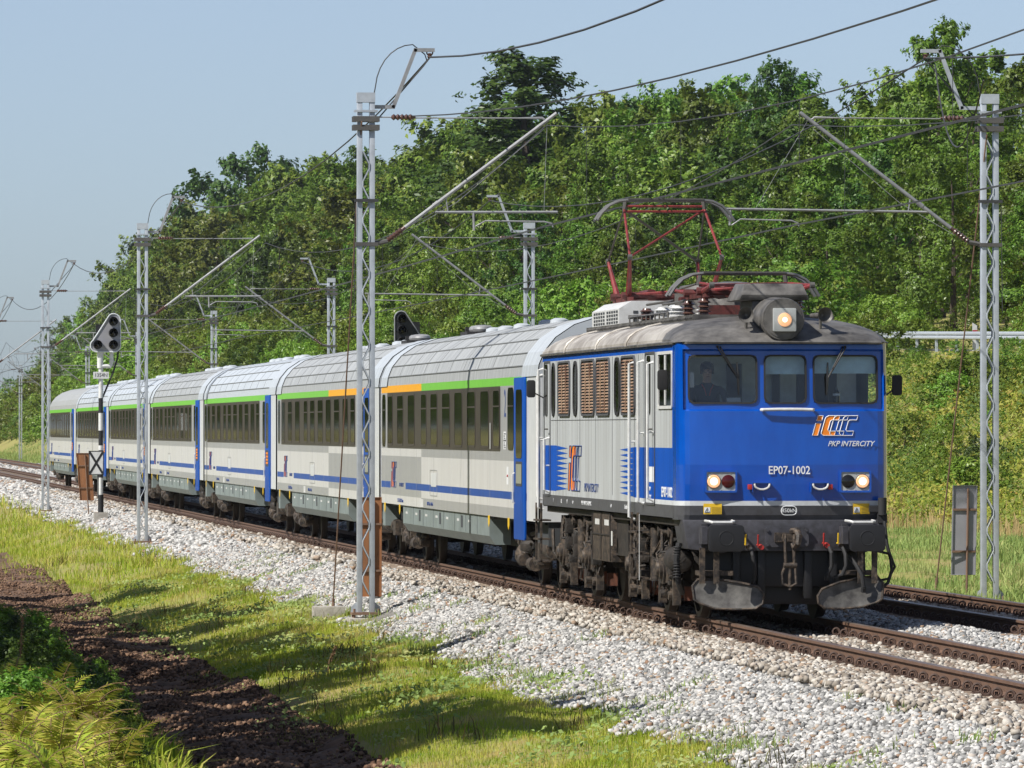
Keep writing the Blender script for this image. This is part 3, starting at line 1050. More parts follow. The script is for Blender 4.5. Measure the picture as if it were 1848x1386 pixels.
# bracken and low growth over the face of the bank
n = 120000
v = NR.uniform(95, 330, n)
q = NR.random(n)
u = toe(v) + 0.6 + q * 13.2
dens = vnoise(u * 0.35, v * 0.12, 51)
k = NR.random(n) < 0.35 + dens
u, v, dens = u[k], v[k], dens[k]
P = np.stack([u, v, gz(u, v) + NR.uniform(0.05, 1.0, len(u)) * (0.15 + 1.5 * dens ** 1.6) * np.where(u - toe(v) > 10, 0.35, 1)], 1)
P = np.repeat(P, 3, 0) + NR.normal(0, 0.22, (len(P) * 3, 3)) * np.array([1, 1, 0.6])
V, Fq = leaves(P, NR.normal(0, 0.6, (len(P), 3)) + np.array([-0.25, -0.35, 0.8]), NR.uniform(0.08, 0.24, len(P)), 0.36)
tag(link('bank_bracken', raw_mesh('bank_bracken', V, Fq, 'bank_leaves')), 'yellow green bracken and weeds covering the bank below the road', 'bracken', kind='stuff')


def fern_mesh(seed):
    """A bracken plant: arching fronds, each a rib with paired tapering leaflets."""
    rs = np.random.default_rng(seed)
    V, b = [], 0
    mb = MB()
    for i in range(7):
        L, n = rs.uniform(0.5, 0.85), 24
        Mx = np.array(Matrix.Rotation(rs.uniform(0, 2 * PI), 3, 'Z') @ Matrix.Rotation(-rs.uniform(0.15, 0.75), 3, 'Y') @ Matrix.Rotation(rs.uniform(-0.5, 0.5), 3, 'X'))
        off = np.array([rs.normal(0, 0.07), rs.normal(0, 0.07), 0.05])
        stem = [np.array((t * L * 0.95, 0, 0.42 * L * math.sin(t * 2.3))) for t in np.linspace(0, 1, n + 4)]
        for k in range(4, n + 4):
            t = k / (n + 3)
            pl = L * 0.40 * (1.06 - t) ** 0.85
            for s in (-1, 1):
                d = np.array([0.42, s * 0.9, -0.12 + rs.normal(0, 0.12)])
                d /= np.linalg.norm(d)
                w_ = np.array([1.0, -s * 0.3, 0]) * pl * 0.062
                p = stem[k]
                for q in ((p, p + d * pl * 0.35 + w_ * 1.4, p + d * pl, p + d * pl * 0.35 - w_ * 1.4),):
                    V += [Mx @ c + off for c in q]
        mb.tube([tuple(Mx @ p + off) for p in stem], 0.0055, 4)
        mb.tube([tuple(off + np.array([0, 0, -0.5])), tuple(off)], 0.007, 4)
    V = np.array(V)
    return raw_mesh('fronds', V, np.arange(len(V)).reshape(-1, 4), LEAF['bracken']), mb.mesh('stems', 'dry_stalk')


FERN = [fern_mesh(i) for i in range(1, 5)]
fern_spots = []
rr = random.Random(5)
for i in range(90):
    v = rr.uniform(-37, -15)
    lo, hi = -11.5 + (v + 35) * 0.02, -10.25 + (v + 35) * 0.034
    fern_spots.append((rr.uniform(lo, hi), v))
for i, (u, v) in enumerate(fern_spots):
    f = FERN[i % 4]
    o = thing('bracken_fern', 'sunlit yellow green bracken fern in the bottom left foreground', 'fern', (u, v, float(gz(u, v)) + 0.15), 'bracken ferns in the foreground', rr.uniform(0, 6.28))
    k = rr.uniform(0.6, 0.95)
    o.scale = (k, k, k)
    link('fronds', f[0], o)
    link('stem', f[1], o)
for i in range(34):
    v = rr.uniform(-22, 22)
    u = -9.5 + 0.022 * (v + 10) + rr.uniform(-0.9, 0.45)
    lf, H, cm, tm = BUSH[(1, 3, 0)[i % 3]]
    s_ = rr.uniform(0.14, 0.25)
    o = thing('bramble', 'low dark green leafy bramble beside the strip of bare soil', 'bramble', (u, v, float(gz(u, v)) - 0.02), 'brambles along the soil strip', rr.uniform(0, 6.28))
    o.scale = (s_ * 1.3, s_ * 1.3, s_)
    link('foliage', cm, o)
    link('stem', tm, o)


def stalk(label, u, v, h, lean):
    mb = MB()
    mb.tube([(0, 0, -0.1), (lean * 0.3, 0, h * 0.5), (lean, 0, h)], [0.010, 0.008, 0.004], 5)
    o = mb.build('stem', 'dry_stalk', None)
    root = thing('dry_flower_stalk', label, 'dried plant', (u, v, float(gz(u, v))))
    o.parent = root
    C = np.array([(lean * t + NR.normal(0, 0.012), NR.normal(0, 0.012), h * t) for t in np.linspace(0.45, 1, 90)])
    V, Fq = leaves(C, NR.normal(0, 1, (90, 3)), NR.uniform(0.02, 0.04, 90), 0.7)
    link('seed_head', raw_mesh('seed_head', V, Fq, 'dry_stalk'), root)


stalk('tall brown dried flower stalk standing above the bracken near the left edge', -10.25, -14.0, 1.15, 0.05)
stalk('short brown dried stalk in front of the dark soil, right of the taller one', -9.75, -22, 0.7, -0.05)
stalk('thin brown dry stem in the grass below the nearest left mast', -5.4, 6, 0.4, 0.12)

# ------------------------------------------------------------------ locomotive
HW, LEN = 1.37, 15.0
loco = thing('locomotive', 'blue and grey electric locomotive at the head of the train', 'locomotive', (-0.06, 0, 0))


def face_y(u):
    a = abs(u)
    if a <= 1.22:
        return 0.02 + 0.10 * (a / 1.22) ** 2
    t = (a - 1.22) / (HW - 1.22)
    return 0.12 + 0.40 * (1 - math.sqrt(max(0, 1 - t * t)))


# nose: a skin with three window openings, the window zone set back under a brow
WIN = ((-1.21, -0.36), (-0.25, 0.27), (0.38, 1.20))
WZ = (2.785, 3.38)
cols = [(-HW, 0), (-1.355, 0), (-1.33, 0), (-1.29, 0), (-1.27, 1), (-1.21, 1), (-1.0, 1), (-0.7, 1), (-0.36, 1), (-0.25, 1), (0, 1), (0.27, 1), (0.38, 1), (0.7, 1), (1.0, 1), (1.20, 1), (1.27, 1), (1.29, 0), (1.33, 0), (1.355, 0), (HW, 0)]
rows = [(1.30, 0), (1.36, 0), (1.48, 0), (1.54, 0), (1.75, 0), (2.0, 0), (2.4, 0), (2.62, 0), (2.68, 0), (2.70, 1), (2.785, 1), (3.1, 1), (3.38, 1), (3.44, 1), (3.465, 0), (3.52, 0), (3.575, 0)]
mb = MB()
vs = []
for z, rz in rows:
    for u, cu in cols:
        y = face_y(u)
        y += 0.05 * max(0, (z - 2.7) / 0.9) ** 1.3 - 0.035 * math.exp(-((z - 2.0) / 0.5) ** 2)
        if z < 1.4:
            y += 0.05 * (1.4 - z) / 0.1
        if rz and cu:
            y += 0.055
        vs.append((u, y, z))
nc = len(cols)
for j in range(len(rows) - 1):
    for i in range(nc - 1):
        u0, u1, z0, z1 = cols[i][0], cols[i + 1][0], rows[j][0], rows[j + 1][0]
        if any(a - 1e-6 <= u0 and u1 <= b + 1e-6 for a, b in WIN) and z0 >= WZ[0] - 1e-6 and z1 <= WZ[1] + 1e-6:
            continue
        m = 2 if z1 <= 1.4801 else 1 if z1 <= 1.5401 else 0
        mb.add([vs[j * nc + i], vs[j * nc + i + 1], vs[(j + 1) * nc + i + 1], vs[(j + 1) * nc + i]], [(0, 1, 2, 3)], m)
front = mb.build('cab_front', ['blue', 'silver', 'skirt_grey'], loco, smooth=50)


def fy(u, z, rec=0.0):
    return face_y(u) + 0.05 * max(0, (z - 2.7) / 0.9) ** 1.3 - 0.035 * math.exp(-((z - 2.0) / 0.5) ** 2) + rec


for i, (a, b) in enumerate(WIN):
    cx_, cz_, wd, ht = (a + b) / 2, sum(WZ) / 2, b - a, WZ[1] - WZ[0]
    out_, inn = rrect(wd + 0.03, ht + 0.03, 0.085), rrect(wd - 0.012, ht - 0.012, 0.07)
    bend = lambda poly, dy: [(cx_ + p[0], fy(cx_ + p[0], cz_ + p[1], dy), cz_ + p[1]) for p in poly]
    fr = MB()
    fr.ring(bend(out_, 0.035), bend(inn, 0.035), (0, 0.05, 0))
    w_ = fr.build('windscreen', 'rubber', loco)
    g = MB()
    g.add(bend(rrect(wd + 0.0, ht + 0.0, 0.07), 0.062), [tuple(range(20))])
    g.build('pane', 'cab_glass', w_, smooth=0)
# blinds, cab interior
mb = MB()
mb.box(-1.26, 1.26, 2.15, 2.2, 1.3, 3.55)
mb.build('cab_back_wall', 'cab_wall', loco)
mb = MB()
mb.box(-1.28, 1.28, 0.3, 2.2, 2.1, 2.16)
mb.build('cab_floor', 'cab_dark', loco)
mb = MB()
mb.box(-1.26, 1.26, 0.5, 2.15, 3.50, 3.53)
mb.build('cab_ceiling', 'cab_wall', loco)
mb = MB()
mb.box(-1.24, 1.24, 0.30, 0.62, 2.62, 2.79)
mb.build('control_desk', 'cab_wall', loco, bevel=0.015)
for a, b, z0 in ((-0.25, 0.27, 3.16), (0.38, 1.20, 3.17)):
    mb = MB()
    mb.box(a - 0.03, b + 0.03, 0.275, 0.285, z0, 3.42)
    mb.box(a - 0.03, b + 0.03, 0.270, 0.292, z0 - 0.012, z0 + 0.008)
    mb.build('sun_blind', 'blind', loco)
mb = MB()
mb.cyl((0.55, 1.1, 2.2), (0.55, 1.1, 2.6), 0.05)
mb.box(0.32, 0.78, 0.95, 1.3, 2.58, 2.68)
mb.box(0.34, 0.76, 1.25, 1.35, 2.66, 3.18)
mb.build('cab_seat', 'black', loco, bevel=0.03)
mb = MB()
for x0, x1 in ((-0.45, -0.25), (0.15, 0.25), (0.85, 1.0)):
    mb.box(x0, x1, 2.12, 2.147, 2.2, 3.3)
build_each(mb, 'cab_cupboard', 'cab_dark', loco)

# sides, colour laid out in panels
for s in (-1, 1):
    ys = [0.50, 0.58, 1.86, 4.4, 13.26, LEN]
    zs = [1.32, 1.48, 1.54, 2.21, 2.745, 3.415, 3.45, 3.56]
    mb = MB()
    for i in range(5):
        for j in range(7):
            if i == 1 and j == 4:
                continue
            m = 3
            if j == 0:
                m = 2
            elif j == 1:
                m = 1 if i < 3 else 3
            elif j == 6:
                m = 0
            elif j == 2 and i != 3:
                m = 0
            if i == 0 and j > 1:
                m = 0
            y0, y1, z0, z1 = ys[i], ys[i + 1], zs[j], zs[j + 1]
            x = s * HW
            mb.quad((x, y0, z0), (x, y1, z0), (x, y1, z1), (x, y0, z1), m)
    mb.quad((s * HW, 0.50, 1.32), (s * 1.25, 0.5, 1.30), (s * 1.25, LEN, 1.30), (s * HW, LEN, 1.32), 2)
    mb.build('body_side', ['blue_side', 'silver', 'skirt_grey', 'loco_grey'], loco, smooth=0)
mb = MB()
mb.box(-1.36, 1.36, LEN - 0.06, LEN, 1.3, 3.56)
mb.build('body_rear', 'loco_grey', loco)
mb = MB()
mb.box(-1.3, 1.3, 0.5, LEN, 1.22, 1.30)
mb.build('underframe', 'grime', loco)
XS = -HW - 0.003
mb = MB()
for y in (3.9, 6.66, 8.5, 10.36, 13.1):
    mb.box(XS - 0.001, XS + 0.002, y, y + 0.014, 1.55, 3.44)
mb.box(XS - 0.001, XS + 0.002, 3.9, 13.9, 2.575, 2.583)
mb.build('panel_seam', 'skirt_grey', loco, smooth=0)
# saw-tooth edges of the blue blocks
for y0, d in ((13.26, -1), (4.4, 1)):
    mb = MB()
    for k in range(9):
        z0 = 1.55 + k * 0.0733
        mb.add([(XS, y0 + 0.003 * d, z0), (XS, y0 + 0.003 * d, z0 + 0.073), (XS, y0 + d * 1.45, z0 + 0.036)], [(0, 1, 2)])
    mb.build('saw_tooth_stripe', 'blue_side', loco, smooth=0)

# louvres and slit windows
for y0, y1 in ((11.52, 12.88), (8.64, 10.09), (6.93, 8.37), (4.22, 5.62)):
    yc, wd = (y0 + y1) / 2, y1 - y0
    mb = MB()
    mb.ring(on_side(rrect(wd + 0.06, 0.80, 0.13), XS, yc, 3.035), on_side(rrect(wd - 0.02, 0.745, 0.11), XS, yc, 3.035), (-0.022, 0, 0))
    fr = mb.build('louvre_window', 'skirt_grey', loco)
    mb = MB()
    mb.extrude(on_side(rrect(wd - 0.02, 0.745, 0.11), XS, yc, 3.035), (-0.004, 0, 0), 1)
    for k in range(17):
        z = 3.035 - 0.355 + k * 0.0425
        mb.add([(XS - 0.018, y0 + 0.03, z), (XS - 0.018, y1 - 0.03, z), (XS - 0.006, y1 - 0.03, z + 0.021), (XS - 0.006, y0 + 0.03, z + 0.021)], [(0, 1, 2, 3)])
    for f in (0.33, 0.66):
        y = y0 + wd * f
        mb.box(XS - 0.019, XS - 0.014, y - 0.035, y + 0.035, 2.70, 3.37)
    mb.build('slats', ['louvre', 'cab_dark'], fr, smooth=0)
for y0, y1 in ((13.37, 13.79), (10.64, 11.12), (5.83, 6.40)):
    yc, wd = (y0 + y1) / 2, y1 - y0
    mb = MB()
    mb.ring(on_side(rrect(wd, 0.79, 0.18), XS, yc, 3.03), on_side(rrect(wd - 0.10, 0.69, 0.14), XS, yc, 3.03), (-0.014, 0, 0), 0)
    mb.extrude(on_side(rrect(wd - 0.10, 0.69, 0.14), XS, yc, 3.03), (-0.003, 0, 0), 1)
    mb.build('slit_window', ['rubber', 'window_glass'], loco)
# driver's door, side window, rails
for y0, y1 in ((2.25, 3.2), (14.0, 14.75)):
    mb = MB()
    mb.ring(on_side(rrect(y1 - y0 + 0.04, 2.0, 0.05), XS, (y0 + y1) / 2, 2.46), on_side(rrect(y1 - y0 - 0.02, 1.94, 0.04), XS, (y0 + y1) / 2, 2.46), (-0.008, 0, 0), 1)
    d = mb.build('cab_door', ['loco_grey', 'skirt_grey'], loco)
    mb = MB()
    mb.extrude(on_side(rrect(0.30, 0.76, 0.06), XS, (y0 + y1) / 2 + 0.12, 3.03), (-0.012, 0, 0))
    mb.build('window', 'window_glass', d)
    mb = MB()
    mb.tube([(XS - 0.02, y0 + 0.1, 2.45), (XS - 0.06, y0 + 0.1, 2.45), (XS - 0.06, y0 + 0.22, 2.45)], 0.012)
    mb.build('handle', 'steel_dark', d)
mb = MB()
mb.ring(on_side(rrect(1.36, 0.74, 0.03), XS, 1.22, 3.08), on_side(rrect(1.26, 0.66, 0.02), XS, 1.22, 3.08), (-0.014, 0, 0), 0)
mb.box(XS - 0.014, XS, 1.16, 1.24, 2.76, 3.40, 0)
sw = mb.build('cab_side_window', 'white_paint', loco)
mb = MB()
mb.add(on_side(rrect(1.28, 0.67, 0.02), XS - 0.004, 1.22, 3.08), [tuple(range(20))])
mb.build('pane', 'cab_glass', sw, smooth=0)
for y, z0, z1, ztop in ((4.30, 1.25, 3.32, 0.06), (3.38, 1.47, 3.33, 0.09), (2.42, 1.52, 3.30, 0.09), (14.92, 1.25, 3.33, 0.06), (15.02, 1.40, 3.24, 0.1), (14.15, 1.52, 2.3, 0.06)):
    mb = MB()
    xo = -HW - 0.075
    mb.tube([(-HW, y, z1 + 0.02), (xo, y, z1), (xo, y, z0 + 0.03), (-HW, y, z0)], 0.021, 8)
    mb.cyl((-HW, y, (z0 + z1) / 2), (xo, y, (z0 + z1) / 2), 0.012)
    mb.build('handrail', 'white_paint', loco)
for y0 in (3.45, 14.6):
    mb = MB()
    for dy in (0, 0.62):
        mb.box(-HW - 0.08, -HW - 0.05, y0 + dy, y0 + dy + 0.05, 0.46, 1.35)
    mb.build('ladder', 'grime_light', loco)
    mb = MB()
    for z in (0.47, 0.80, 1.08):
        mb.box(-HW - 0.11, -HW + 0.08, y0, y0 + 0.67, z, z + 0.025)
    mb.build('footstep', 'grime_light', loco)
mb = MB()
mb.box(-HW - 0.055, -HW - 0.048, 3.43, 3.60, 0.46, 1.33)
mb.build('ladder_stile', 'white_paint', loco)


def mirror(x, y, z, s):
    mb = MB()
    mb.extrude(on_front(rrect(0.13, 0.26, 0.035), y, x, z), (0, 0.04, 0))
    o = mb.build('wing_mirror', 'rubber', loco, bevel=0.01)
    mb = MB()
    mb.tube([(x, y + 0.03, z), (x - s * 0.05, y + 0.06, z - 0.06), (s * (HW - 0.01), y + 0.12, z - 0.14)], 0.011)
    mb.build('mirror_arm', 'steel_dark', o)


mirror(-1.44, 0.98, 3.08, -1)
mirror(1.50, 0.38, 3.01, 1)


def ic_logo(name, o3, h, line, fill, parent, off):
    """Sloping i and three block Cs; o3 maps (right, up) in metres to the panel."""
    k = 0.30
    P = lambda pts, dx: [o3(h * (x + dx + k * y), h * y, 0.0) for x, y in pts]
    Q = lambda pts, dx: [o3(h * (x + dx + k * y), h * y, off) for x, y in pts]
    i1 = [(0, 0), (0.27, 0), (0.27, 0.62), (0, 0.62)]
    i2 = [(0, 0.74), (0.27, 0.74), (0.27, 1), (0, 1)]
    Cc = [(0.14, 0), (0.72, 0), (0.72, 0.22), (0.36, 0.22), (0.30, 0.28), (0.30, 0.72), (0.36, 0.78), (0.72, 0.78), (0.72, 1), (0.14, 1), (0.03, 0.93), (0, 0.85), (0, 0.15), (0.03, 0.07)]
    root = None
    mb = MB()
    for sh, dx in ((i1, 0), (i2, 0), (Cc, 0.42)):
        mb.add(P(sh, dx), [tuple(range(len(sh)))])
    root = mb.build(name, fill, parent, smooth=0)
    mb = MB()
    for sh, dx in ((i1, 0), (i2, 0), (Cc, 0.42), (Cc, 0.86), (Cc, 1.36)):
        mb.tube(Q(sh, dx), h * (0.022 if line == 'white_letter' else 0.011), 4, 0, True)
    mb.build('outline', line, root, smooth=0)


fl = lambda z: fy(0.8, z) - 0.004
ic_logo('company_logo', lambda a, b, o: (0.345 + a, fy(0.345 + a, 2.37 + b) - 0.004 - o, 2.37 + b), 0.25, 'white_letter', 'orange', loco, 0.002)
text('PKP INTERCITY', 0.094, (0.84, fy(0.84, 2.26) - 0.006, 2.263), 'front', 'white_letter', loco, 0.35, 0.93, bold=0.0012).rotation_euler = (PI / 2, 0, 0.09)
text('EP07-1002', 0.145, (0.045, fy(0, 1.92) - 0.008, 1.925), 'front', 'white_letter', loco, 0, 0.86, bold=0.0015)
ic_logo('company_logo', lambda a, b, o: (XS - o, 11.75 - a * 1.06, 1.57 + b), 0.64, 'blue_letter', 'orange', loco, 0.003)
text('PKP INTERCITY', 0.17, (XS, 9.05, 1.62), 'side', 'blue_letter', loco, 0.3, 1.4)
text('EP07-1002', 0.18, (XS, 1.08, 1.635), 'side', 'white_letter', loco, 0, 1.35, bold=0.004)
text('91 51 1140 172-5 PL-PKPIC', 0.085, (XS, 9.6, 1.40), 'side', 'white_letter', loco, 0, 1.2)
for y, b in ((13.6, 'l'), (12.6, 'OE'), (11.9, 'I-I'), (11.2, '<o>'), (6.8, '<o>'), (5.2, 'Do dolu')):
    text(b, 0.085, (XS, y, 1.40), 'side', 'white_letter', loco)
text('20 kV', 0.07, (XS, 2.75, 1.67), 'side', 'white_letter', loco)
text('28.11.2017', 0.06, (XS, 2.75, 1.57), 'side', 'white_letter', loco)
mb = MB()
mb.quad((XS, 2.35, 1.76), (XS, 3.0, 1.76), (XS, 3.0, 1.96), (XS, 2.35, 1.96))
mb.build('data_plate', 'white_letter', loco)
# plates on the nose
mb = MB()
mb.tube([(0.045 + p[0], fy(0, 1.42) - 0.004, 1.417 + p[1]) for p in rrect(0.20, 0.115, 0.055)], 0.006, 4, 0, True)
bf = mb.build('brake_force_plate', 'white_letter', loco)
text('850kN', 0.070, (0.045, fy(0, 1.42) - 0.006, 1.417), 'front', 'white_letter', bf)
for x0, x1 in ((-1.04, -0.81), (0.875, 1.09)):
    xm = (x0 + x1) / 2
    yb = fy(xm, 1.44) - 0.012
    mb = MB()
    mb.extrude([(x0, fy(x0, 1.44) - 0.006, 1.372), (x1, fy(x1, 1.44) - 0.006, 1.372), (x1, fy(x1, 1.44) - 0.006, 1.506), (x0, fy(x0, 1.44) - 0.006, 1.506)], (0, -0.006, 0))
    pl = mb.build('warning_plate', 'yellow', loco)
    sl_ = (fy(x1, 1.44) - fy(x0, 1.44)) / (x1 - x0)
    Y = lambda x: fy(x0, 1.44) - 0.0155 + (x - x0) * sl_
    mb = MB()
    mb.quad((x0 + 0.008, Y(x0 + 0.008), 1.39), (x0 + 0.085, Y(x0 + 0.085), 1.39), (x0 + 0.085, Y(x0 + 0.085), 1.46), (x0 + 0.008, Y(x0 + 0.008), 1.46))
    mb.build('white_field', 'white_letter', pl)
    mb = MB()
    t_ = [(x0 + 0.018, 1.40), (x0 + 0.075, 1.40), (x0 + 0.0465, 1.452)]
    mb.tube([(x, Y(x) - 0.003, z) for x, z in t_], 0.004, 4, 0, True)
    mb.tube([(x0 + 0.0465, Y(x0 + 0.046) - 0.003, 1.408), (x0 + 0.0465, Y(x0 + 0.046) - 0.003, 1.432)], 0.003, 4)
    for k in range(5):
        z = 1.388 + k * 0.018
        mb.tube([(x0 + 0.10, Y(x0 + 0.1) - 0.001, z), (x1 - 0.012, Y(x1) - 0.001, z)], 0.0016, 3)
    mb.build('warning_symbol', 'cab_dark', pl)
# headlamps with tail lamps
for s, x0, x1 in ((-1, -1.035, -0.62), (1, 0.69, 1.10)):
    mb = MB()
    xm, wd = (x0 + x1) / 2, x1 - x0
    yb = fy(x0 if s < 0 else x1, 1.79) + 0.0
    yf = fy(xm, 1.79) - 0.055
    mb.ring(on_front(rrect(wd, 0.285, 0.02), yf, xm, 1.788), on_front(rrect(wd - 0.05, 0.235, 0.015), yf, xm, 1.788), (0, 0.12, 0))
    hb = mb.build('headlight', 'blue', loco)
    mb = MB()
    mb.extrude(on_front(rrect(wd - 0.05, 0.235, 0.01), yf + 0.012, xm, 1.788), (0, 0.06, 0))
    for k in range(12):
        a = 2 * PI * k / 12
        mb.cyl((xm + (wd * 0.43) * max(-1, min(1, 1.3 * math.cos(a))), yf + 0.004, 1.788 + 0.105 * max(-1, min(1, 1.3 * math.sin(a)))), (xm + (wd * 0.43) * max(-1, min(1, 1.3 * math.cos(a))), yf + 0.014, 1.788 + 0.105 * max(-1, min(1, 1.3 * math.sin(a)))), 0.006, n=6)
    mb.build('lamp_plate', 'lamp_plate', hb)
    xl = xm + s * 0.092
    mb = MB()
    mb.lathe((xl, yf + 0.012, 1.788), (0, -1, 0), [(0, 0.086), (0.012, 0.086), (0.02, 0.075)], 20)
    mb.lathe((xl, yf - 0.010, 1.788), (0, -1, 0), [(0, 0.05), (0.004, 0.015)], 16, 1)
    mb.torus((xl, yf + 0.004, 1.788), (0, 1, 0), 0.086, 0.007, 22, 5, 2)
    mb.build('lamp_lens', ['lamp_glow', 'lamp_hot', 'steel_dark'], hb)
    xl = xm - s * 0.092
    mb = MB()
    mb.lathe((xl, yf + 0.012, 1.788), (0, -1, 0), [(0, 0.084), (0.010, 0.084), (0.022, 0.06), (0.026, 0.0)], 20)
    mb.build('tail_lens', 'tail_red' if s < 0 else 'tail_dark', hb)
# top headlight in its drum
mb = MB()
mb.lathe((-0.03, -0.02, 3.845), (0, 1, 0), [(0.0, 0.265), (0.02, 0.272), (0.25, 0.272), (0.6, 0.29), (1.1, 0.30)], 28)
mb.cyl((-0.03, -0.03, 3.845), (-0.03, -0.018, 3.845), 0.24, n=28)
dr = mb.build('top_headlight', 'roof_dirty', loco)
mb = MB()
mb.extrude(on_front(rrect(0.295, 0.295, 0.015), -0.075, -0.02, 3.835), (0, 0.05, 0))
mb.build('lamp_plate', 'lamp_plate', dr, bevel=0.006)
mb = MB()
mb.lathe((-0.02, -0.076, 3.835), (0, -1, 0), [(0, 0.088), (0.008, 0.088), (0.014, 0.07)], 20)
mb.lathe((-0.02, -0.088, 3.835), (0, -1, 0), [(0, 0.045), (0.006, 0.01)], 14, 1)
mb.build('lamp_lens', ['lamp_glow', 'lamp_hot'], dr)
# handles and lamp irons
mb = MB()
yh = fy(0, 2.7) - 0.05
mb.tube([(-0.31, yh + 0.045, 2.695), (-0.29, yh, 2.695), (-0.1, yh - 0.012, 2.70), (0.15, yh - 0.012, 2.70), (0.34, yh, 2.695), (0.36, yh + 0.045, 2.695)], 0.021, 8)
mb.build('nose_handrail', 'white_paint', loco)
for s, xc in ((-1, -0.32), (1, 0.43)):
    y = fy(xc, 1.74)
    mb = MB()
    mb.box(xc - 0.11, xc + 0.12, y - 0.075, y + 0.02, 1.765, 1.775)
    mb.box(xc - 0.115, xc - 0.105, y - 0.06, y + 0.02, 1.65, 1.775)
    br = mb.build('cable_socket', 'blue', loco)
    mb = MB()
    mb.tube([(xc - 0.085, y - 0.055, 1.765)] + [(xc + 0.01 + 0.095 * math.cos(a), y - 0.07, 1.745 + 0.06 * math.sin(a)) for a in np.linspace(PI, 2 * PI, 8)] + [(xc + 0.105, y - 0.055, 1.765)], 0.013, 6)
    mb.build('jumper_cable', 'white_paint', br)
    mb = MB()
    mb.box(xc + s * 0.14 - 0.028, xc + s * 0.14 + 0.028, y - 0.06, y, 1.685, 1.75)
    mb.build('socket_cap', 'red', br, bevel=0.006)
for x0, x1, xa, sgn in ((-0.857, -0.601, -0.595, 1), (0.778, 0.557, 0.55, -1)):
    mb = MB()
    for dx in (0, 0.035 * sgn):
        mb.tube([(x0 + dx, fy(x0, 3.5) - 0.02, 3.495), (x0 + dx, fy(x0, 3.45) - 0.05, 3.48), (x1, fy(x1, 3.1) - 0.0, 3.105)], 0.0105, 5)
    mb.cyl((x0, fy(x0, 3.5), 3.495), (x0, fy(x0, 3.5) - 0.03, 3.495), 0.016)
    mb.tube([(xa - 0.01 * sgn, fy(xa, 3.3) + 0.045, 3.295), (xa, fy(xa, 3.1) + 0.02, 3.1), (xa + 0.01 * sgn, fy(xa, 2.9) + 0.045, 2.885)], [0.009, 0.018, 0.009], 5)
    mb.build('wiper', 'black', loco)

# roof: side coves, domed ends, raised deck
RP = [(-1.39, 3.545), (-1.385, 3.60), (-1.34, 3.68), (-1.25, 3.75), (-1.1, 3.815), (-0.9, 3.86), (-0.45, 3.905), (0, 3.92)]
RP = RP + [(-a, b) for a, b in RP[-2::-1]]
mb = MB()
st = [(-0.03, 0.985, 0.05), (0.03, 1.0, 0.16), (0.2, 1.0, 0.40), (0.5, 1.0, 0.66), (0.9, 1.0, 0.84), (1.4, 1.0, 0.95), (2.0, 1, 1), (5, 1, 1), (9, 1, 1), (13.6, 1, 1), (14.4, 1, 0.93), (14.9, 1, 0.7), (15.05, 0.99, 0.2)]
vs = []
for y, kx, kz in st:
    for x, z in RP:
        xx = x * kx
        yy = y + (face_y(max(-1.36, min(1.36, xx))) if y < 0.6 else 0) * (1 if y < 0.35 else 0.4)
        if y < 0.6 and abs(xx) > 1.3:
            yy += 0.0
        vs.append((xx, yy, 3.55 + (z - 3.545) * kz))
n = len(RP)
for j in range(len(st) - 1):
    for i in range(n - 1):
        mb.add([vs[j * n + i], vs[j * n + i + 1], vs[(j + 1) * n + i + 1], vs[(j + 1) * n + i]], [(0, 1, 2, 3)], 1 if st[j][0] < 1.3 or 3 < i < 10 else 0)
mb.add(vs[:n], [tuple(range(n))], 1)
mb.build('roof', ['loco_roof', 'roof_dirty'], loco, smooth=60)
mb = MB()
pts = [(x * 1.004, fyy, z) for (x, fyy, z) in [(a, face_y(max(-1.36, min(1.36, a))) - 0.035, 3.548) for a in np.linspace(-1.36, 1.36, 21)]]
mb.tube([(-HW - 0.022, 15.0, 3.548), (-HW - 0.022, 0.56, 3.548)] + pts[1:-1] + [(HW + 0.022, 0.56, 3.548), (HW + 0.022, 15, 3.548)], 0.022, 5)
mb.build('gutter', 'roof_dirty', loco)
for y in (5.0, 8.3, 12.0):
    mb = MB()
    mb.tube([(x * 1.006, y, z + 0.006) for x, z in RP[:6]], 0.02, 5)
    mb.build('roof_seam', 'loco_roof', loco)
mb = MB()
mb.box(-0.92, 0.92, 1.9, 13.3, 3.84, 3.935, 0)
for s in (-1, 1):
    for y in np.arange(2.0, 13.2, 0.16):
        mb.cyl((s * 0.945, y, 3.89), (s * 0.918, y, 3.89), 0.018, n=5)
mb.build('roof_deck', 'roof_dirty', loco, smooth=0)
mb = MB()
mb.add([(-0.48, 0.75, 4.10), (0.42, 0.75, 4.10), (0.40, 0.72, 4.17), (-0.46, 0.72, 4.17), (-0.40, 0.9, 4.315), (0.36, 0.9, 4.315), (0.36, 1.7, 4.33), (-0.40, 1.7, 4.33), (-0.48, 2.0, 4.10), (0.42, 2.0, 4.10)],
       [(0, 1, 2, 3), (3, 2, 5, 4), (4, 5, 6, 7), (7, 6, 9, 8), (8, 9, 1, 0), (0, 3, 4, 7, 8), (1, 9, 6, 5, 2)])
mb.box(-0.31, 0.30, 0.82, 1.9, 3.80, 4.10)
mb.build('roof_ventilator', 'roof_dirty', loco, bevel=0.025)
for x in (-0.455, 0.50):
    mb = MB()
    s = -1 if x < 0 else 1
    mb.lathe((x, 0.30, 3.90), (s * 0.18, -1, 0), [(-0.35, 0.03), (0, 0.035), (0.10, 0.05), (0.17, 0.10), (0.18, 0.10), (0.16, 0.085), (0.06, 0.02)], 14)
    mb.cyl((x, 0.32, 3.90), (x, 0.36, 3.68), 0.02)
    mb.build('horn', 'roof_dirty', loco)
